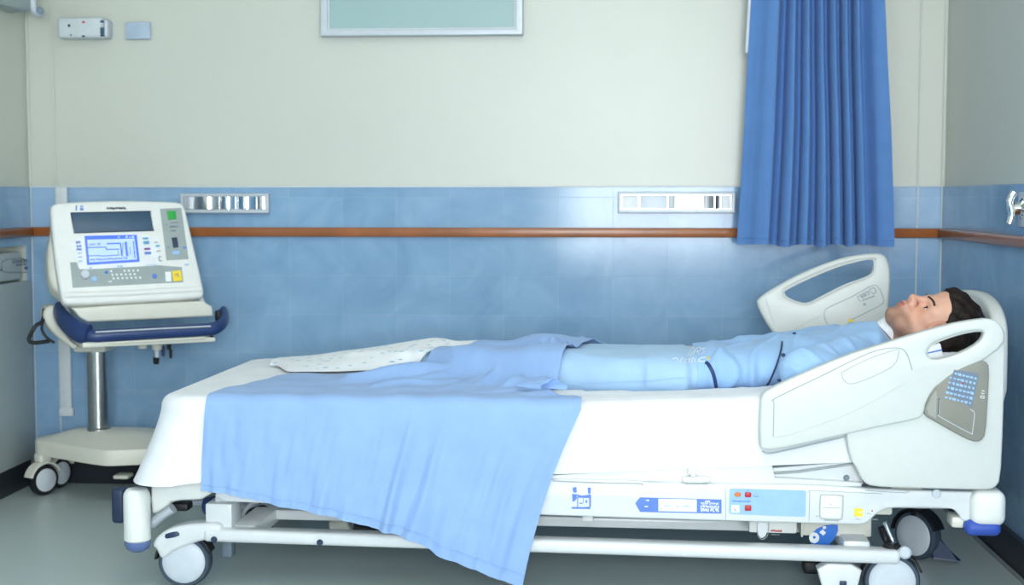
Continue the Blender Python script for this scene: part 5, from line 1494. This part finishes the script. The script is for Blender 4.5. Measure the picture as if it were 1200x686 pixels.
# tray plate, navy bumper running round it, white left bracket
za = tq(165, 400, .25).z
a = tq(92, 398, .20); b = tq(250, 388, .20)
bm = bmesh.new()
c3 = (a + b) / 2 - NH * .13; c3.z = za - .006
mt = Matrix.Translation(c3) @ Matrix.Rotation(AN, 4, 'Z'); box(bm, (0, 0, 0), ((b - a).length * .98, .36, .018), .006, 2, mt); tpart('tray', bm, 'ivory')
path = [tq(68, 366, .02), tq(72, 375, .10), tq(88, 388, .19), tq(106, 394, .235), tq(130, 393, .245), tq(180, 390, .25), tq(240, 386.5, .25), tq(256, 383, .235), tq(263, 375, .17), tq(262, 366, .06)]
zl = np.interp(np.arange(len(path)), [0, 3, 9], [path[0].z, path[4].z, path[7].z])
q = spline(path, 8); bm = bmesh.new(); tube(bm, q, .016, 14, flat=(ZU, .022)); 
bmesh.ops.scale(bm, vec=(1, 1, 1), verts=bm.verts); tpart('bumper_rail', bm, 'navy', None, 'navy blue bumper rail round the tray')
q2 = spline([tq(69, 365, .035), tq(74, 374, .11), tq(88, 387, .195), tq(104, 392.5, .24)], 8); bm = bmesh.new(); tube(bm, q2, .02, 14, flat=(ZU, .036)); tpart('corner_guard', bm, 'navy')
bm = bmesh.new(); tube(bm, [tq(112, 389.5, .262), tq(180, 385.8, .268), tq(247, 382.5, .268)], .003, 8); tpart('edge_strip', bm, 'alu')
bm = bmesh.new(); tube(bm, [tq(98, 404, .245), tq(170, 400, .255), tq(240, 396, .255)], .0045, 8); tpart('lower_edge', bm, 'ivory')
lb = [(57, 357), (72, 361), (66, 368), (66, 376), (84, 400), (93, 408), (91, 411), (82, 407), (64, 393), (54, 381), (50, 368)]
def tplate(name, px, d, th, bev, m, parent=None, label=None, it=1, tilt=0., ref=None):
    ax = EX; ay = ZU; O = CC + NH * d
    if tilt:
        ay = (ZU * math.cos(TI) - NH * math.sin(TI)); O = ref
    n_ = ax.cross(ay) * -1
    n_ = -(ax.cross(ay)) if (ax.cross(ay)).dot(NH) < 0 else ax.cross(ay)
    L_ = []
    for lp in px:
        P_ = [hit(x, y, O, n_) - O for x, y in lp]; l2 = [(p.dot(ax), p.dot(ay)) for p in P_]
        L_.append(chaikin(l2, it) if it else l2)
    me = plate(name, L_, th, bev, tuple(ax), tuple(ay), tuple(O - n_ * th / 2))
    if parent is None or parent.name.startswith('monitor_trolley'): o = link(name, me, M[m], TR, world=True)
    else: o = link(name, me, M[m], parent, world=True)
    if label: o['label'] = label
    return o
tplate('side_bracket', [lb], .03, .12, .015, 'ivory')
bm = bmesh.new(); box(bm, tq(257, 370, .06), (.02, .05, .04), .005); tpart('hinge_block', bm, 'black')
# hooks, plugs and leads on the trolley
bm = bmesh.new(); tube(bm, spline([tq(52, 362, 0), tq(50, 376, 0), tq(42, 382, 0), tq(36, 392, 0), tq(34, 399, 0), tq(40, 402, 0), tq(58, 400, 0)], 6), .007, 8); tpart('lead_hook', bm, 'black')
bm = bmesh.new(); tube(bm, spline([tq(51, 374, .02), tq(49, 386, .02), tq(55, 396, .02), tq(64, 402, .02)], 6), .005, 8); tpart('lead', bm, 'black')
for x, y, w, h_, m in ((167, 405, .035, .022, 'ivory'), (184, 405, .04, .03, 'ivory'), (184, 415, .018, .03, 'alu'), (183, 423, .022, .024, 'black'), (198, 407, .016, .02, 'black'), (200, 415, .012, .03, 'black'), (191, 412, .012, .035, 'darkblue')):
    bm = bmesh.new(); p = tq(x, y, .12); cyl(bm, p + Vector((0, 0, h_ / 2)), p - Vector((0, 0, h_ / 2)), w / 2, w / 2 * .85, 16, .002); tpart('connector', bm, m)
bm = bmesh.new(); p = tq(248, 397, .24); cyl(bm, p + Vector((0, 0, .01)), p - Vector((0, 0, .01)), .008, seg=14); tpart('foot_screw', bm, 'black')

# --- monitor
AY = (ZU * math.cos(TI) - NH * math.sin(TI)); NN = (NH * math.cos(TI) + ZU * math.sin(TI))
FO = tq(157, 350, .20)
MO = thing('patient_monitor', 'boxy white patient monitor with blue lit screen standing on the trolley', 'monitor', Matrix.Translation((CC.x, CC.y, za + .02)))
def mplate(name, px, th, bev, m, back=0., parent=None, label=None, it=1):
    O = FO - NN * back; L_ = []
    for lp in px:
        P_ = [hit(x, y, FO, NN) - FO for x, y in lp]; l2 = [(p.dot(EX), p.dot(AY)) for p in P_]
        L_.append(chaikin(l2, it) if it else l2)
    me = plate(name, L_, th, bev, tuple(EX), tuple(AY), tuple(O - NN * th / 2))
    o = link(name, me, M[m], parent or MO, world=True)
    if label: o['label'] = label
    return o
face = [(59, 248), (60, 240), (70, 237), (100, 235.5), (140, 234.5), (190, 235.5), (210, 236.5), (216, 240), (219, 252), (239, 338), (239, 346), (234, 349), (150, 354), (80, 357), (74, 354), (71, 345), (64, 300)]
case = mplate('front_case', [face], .05, .012, 'white')
bk = [(57, 290), (62, 265), (66, 250), (208, 246), (214, 262), (232, 335), (230, 344), (86, 345), (75, 341), (60, 328)]
mplate('rear_case', [bk], .10, .02, 'ivory', .046)
# step lines: bright lip along the lower front edge
bm = bmesh.new(); tube(bm, [hit(x, y, FO + NN * .002, NN) for x, y in ((76, 346), (150, 343.5), (236, 338.5))], .010, 12, flat=(tuple(NN), .006)); link('lower_lip', from_bm('lower_lip', bm), M['white'], MO, True)
# slab under the monitor
sl = [(84, 361.5), (150, 357.5), (238, 353), (249, 360), (250, 371), (175, 374.5), (103, 377.8), (94, 373)]
tplate('support_slab', [sl], .205, .15, .008, 'ivory', MO, None, 0)
bm = bmesh.new(); p = tq(236, 352, .16); lathe(bm, [(.012, 0), (.013, .006), (.006, .024), (.001, .03)], p - Vector((0, 0, .012)), ZU, 20); link('clamp_knob', from_bm('clamp_knob', bm), M['alu'], MO, True)
# dark display in its frame, screen, panels
MD = lambda **k: Deco(FO, NN, **k)
bm = bmesh.new()
mplate('upper_display', [[(83.5, 250), (176, 248), (180, 270), (87, 272.8)]], .004, .001, 'glassdark', -.001, None, 'dark upper display', 0)
bm = bmesh.new(); fr = [hit(x, y, FO + NN * .002, NN) for x, y in ((83, 249.6), (176.5, 247.6), (180.5, 270.3), (86.6, 273.2))]; tube(bm, fr + [fr[0]], .0016, 6); link('display_frame', from_bm('display_frame', bm), M['print_dark'], MO, True)
mplate('overlay_panel', [[(84, 284), (88, 283), (93, 277.5), (160, 274), (168, 275), (184, 279), (187, 308), (180, 312), (100, 316.5), (91, 314), (86, 300)]], .003, .001, 'print_white', -.0005, None, 'white overlay around the screen', 0)
scr = mplate('screen', [[(99, 276.8), (160, 275.4), (163.8, 307), (102, 311)]], .004, .001, 'lcd', -.002, None, 'lit blue screen', 0)
scrn = lambda: MD(lift=.0026)
scrn().poly([(102, 281.5), (157.5, 280), (160.5, 304.5), (104.5, 308)]).build('screen_field', M['lcdpale'], scr)
d = MD(lift=.0034)
d.line([(102, 290.8), (124, 290.2), (124.5, 293), (139, 292.6)], 1.1).line([(125, 286.2), (140, 285.7)], 1.6).line([(103, 300.5), (112, 300), (120, 300.6), (140, 299.4)], .9).line([(138, 294), (138.6, 300)], .7).line([(141, 285), (142.6, 300.5)], 1.5) \
 .line([(147, 284), (149, 301)], 2.6).line([(156, 283), (158, 303)], 1.2).line([(144, 285), (143, 301)], .8).line([(152, 290), (152.8, 299)], .7).glyphs(104.5, 288.4, 112, 288.2, 2.2, 3, .5, 4).glyphs(114, 288, 118, 287.9, 2.4, 2, .5, 5).glyphs(106, 306.2, 150, 303.6, 1.8, 14, .6, 6)
d.build('trace_lines', M['lcd'], scr)
d = MD(lift=.0034); d.rect(147, 277.2, 149.5, 279).rect(154.5, 277, 157, 279.4).line([(138, 278.4), (140, 278.2)], 1.2).glyphs(151, 279, 154, 278.9, 1.2, 2, .4, 8); d.build('status_marks', M['lcdpale'], scr)
MD().glyphs(125, 245.8, 148, 245.4, 2.2, 12, .8, 11).build('maker_lettering', M['print_dark'], case)['label'] = 'row of small dark lettering'
MD().rect(88.5, 241, 90.2, 247).rect(93.5, 244.2, 97.8, 246.8).build('logo', M['print_blue'], case)['label'] = 'small blue mark'
MD().glyphs(93.8, 243.2, 98, 243, 1.6, 3, .5, 3).build('logo_lettering', M['print_blue'], case)
rp = mplate('side_panel', [[(187.5, 245), (212.5, 243.8), (221, 304), (195, 305.3)]], .004, .001, 'grey', -.001, None, 'grey side panel', 0)
mplate('power_button', [[(195.2, 248), (205.6, 247.4), (206.8, 257.2), (197, 258)]], .006, .0015, 'green', -.004, rp, 'green button', 0)
mplate('toggle_switch', [[(201, 279), (207.2, 278.6), (209, 290), (203, 290.8)]], .008, .002, 'darkblue', -.006, rp, 'dark blue toggle switch', 0)
MD(lift=.0022).glyphs(199, 266.8, 209, 266.3, 1.4, 6, .5, 4).line([(194, 264), (196, 263.7)], .8).glyphs(200.5, 271.5, 206, 271.2, .9, 4, .4, 6).glyphs(200, 262, 209, 261.4, 1, 6, .4, 9).line([(196.3, 290), (197.8, 291)], 1.6).build('small_lettering', M['print_grey'], rp)
MD(lift=.0022).rect(202, 294.6, 210, 298.6, 0, -.05).build('white_key', M['print_light'], rp)
MD(lift=.0022).line([(214, 290.8), (218.6, 290.6)], 2).build('blue_mark', M['print_blue'], rp)
lp_ = mplate('lower_panel', [[(82, 307.5), (91, 307.4), (93, 315.8), (168, 312), (186, 311), (213, 313.2), (215, 331), (85, 337.6)]], .004, .001, 'grey', -.0005, None, 'grey lower control strip', 0)
def knob(x, y, rx, m, h_=.008, label=None):
    p = hit(x, y, FO, NN); r = rx / 345.; bm = bmesh.new(); lathe(bm, [(r, 0), (r, h_ * .7), (r * .85, h_), (.001, h_)], p + NN * .001, NN, 24); o = link('knob', from_bm('knob', bm), M[m], lp_, True)
    if label: o['label'] = label
knob(99.5, 322.5, 5.2, 'disc', .012, 'large pale knob'); knob(110.2, 327.5, 3.2, 'print_light', .005, 'small pale blue knob'); knob(124.5, 319.5, 1.7, 'signblue', .004, 'blue push button'); knob(181, 324, 2.9, 'print_blue', .004, 'blue ring button')
d = MD(lift=.0035); r_ = random.Random(9)
for i in range(7):
    for j in range(3):
        x, y = 130 + i * 5.2 + j * 1.4, 318.5 + j * 4.2 - i * .15
        if r_.random() < .85: d.poly([(x - 1.3, y - 1), (x + .6, y - 1.5), (x + 1.6, y + .6), (x - .4, y + 1.4)])
d.glyphs(127, 331.5, 131, 331.3, 1.6, 3, .5, 4).build('key_symbols', M['print_white'], lp_)
MD(lift=.0035).poly([(193, 319.2), (200, 318.8), (201, 330.2), (194, 330.8)]).build('white_key', M['print_white'], lp_)
MD(lift=.0035).poly([(201.2, 318.2), (211.5, 317.4), (213.4, 329.4), (203, 330.4)]).build('yellow_label', M['yellow'], lp_)['label'] = 'yellow square label'
MD(lift=.0043).line([(204, 322), (209, 321.4)], .7).line([(205, 324.5), (207.5, 322.8), (209.6, 325)], .7).build('label_symbol', M['taupe'], lp_)
for x, y, w, h_, m in ((167, 279, 6.5, 2, 'cyan'), (167.8, 283.2, 6.8, 3.4, 'cyan'), (168.8, 291.2, 7, 2.2, 'purple'), (169.3, 295.8, 7.4, 2.8, 'print_blue'), (182.2, 287.8, 4.6, 2, 'cyan'), (180.8, 284, 3.6, 1.2, 'groove'), (183, 294.3, 5, 1.2, 'groove')):
    MD(lift=.003).rect(x, y, x + w, y + h_, .1, -.04).build('soft_key', M[m], case)
MD(lift=.003).line([(186, 301.5), (186.5, 306.2), (189.5, 306)], .9).line([(186, 301.5), (189, 301.2)], .9).build('icon', M['print_grey'], case)
d = MD(lift=.003)
for k_, y in enumerate((284.5, 289.3, 292.8)): d.glyphs(88.8 + k_ * .5, y + 1, 94.5 + k_ * .5, y + .8, 2.2, 4, .6, 20 + k_)
d.build('side_lettering', M['print_blue'], case)
d = MD(lift=.003)
for k_, y in enumerate((297, 301.5, 306.5)): d.glyphs(91 + k_ * .5, y + 1, 95.5 + k_ * .5, y + .8, 1.3, 4, .4, 30 + k_)
d.glyphs(104, 315, 108, 314.8, 1.2, 3, .4, 3).glyphs(137.5, 313.6, 144, 313.2, 1.6, 5, .5, 6).glyphs(171, 311.8, 183, 311, .8, 8, .3, 8).glyphs(216, 311.5, 221.5, 311.1, 1.5, 4, .5, 9)
d.build('small_lettering', M['print_light'], case)
# ------------------------------------------------------------------ light, camera
def area(name, loc, rot, sx, sy, power, col=(1, 1, 1)):
    l = bpy.data.lights.new(name, 'AREA'); l.shape = 'RECTANGLE'; l.size = sx; l.size_y = sy; l.energy = power; l.color = col
    o = bpy.data.objects.new(name, l); C.objects.link(o); o.location = loc; o.rotation_euler = rot; return o
area('daylight_main', ((W1[0] + W1[1]) / 2, YF - .14, (W1[2] + W1[3]) / 2), (math.radians(90), 0, 0), W1[1] - W1[0] - .02, W1[3] - W1[2] - .02, 196, (.93, .97, 1.0))
area('daylight_side', ((W2[0] + W2[1]) / 2, YF - .14, (W2[2] + W2[3]) / 2), (math.radians(90), 0, 0), W2[1] - W2[0] - .02, W2[3] - W2[2] - .02, 7, (.93, .97, 1.0))
area('ceiling_light', (-.1, -2.6, H - .03), (0, 0, 0), 1.8, .9, 18, (1.0, .99, .96))
w = bpy.data.worlds.new('sky'); sc.world = w; w.use_nodes = True
w.node_tree.nodes['Background'].inputs[0].default_value = (.75, .87, 1, 1); w.node_tree.nodes['Background'].inputs[1].default_value = 1.0

cam = bpy.data.cameras.new('camera'); co = bpy.data.objects.new('camera', cam); C.objects.link(co)
co.location = CAM
co.rotation_euler = Matrix((RT, UP, -FW)).transposed().to_euler()
cam.sensor_width = 36; cam.lens = F / 1200 * 36
cam.dof.use_dof = True; cam.dof.focus_distance = 3.75; cam.dof.aperture_fstop = 2.8
sc.camera = co
sc.view_settings.view_transform = 'Standard'; sc.view_settings.look = 'None'; sc.view_settings.gamma = 1
sc.view_settings.exposure = .0; sc.view_settings.use_curve_mapping = False
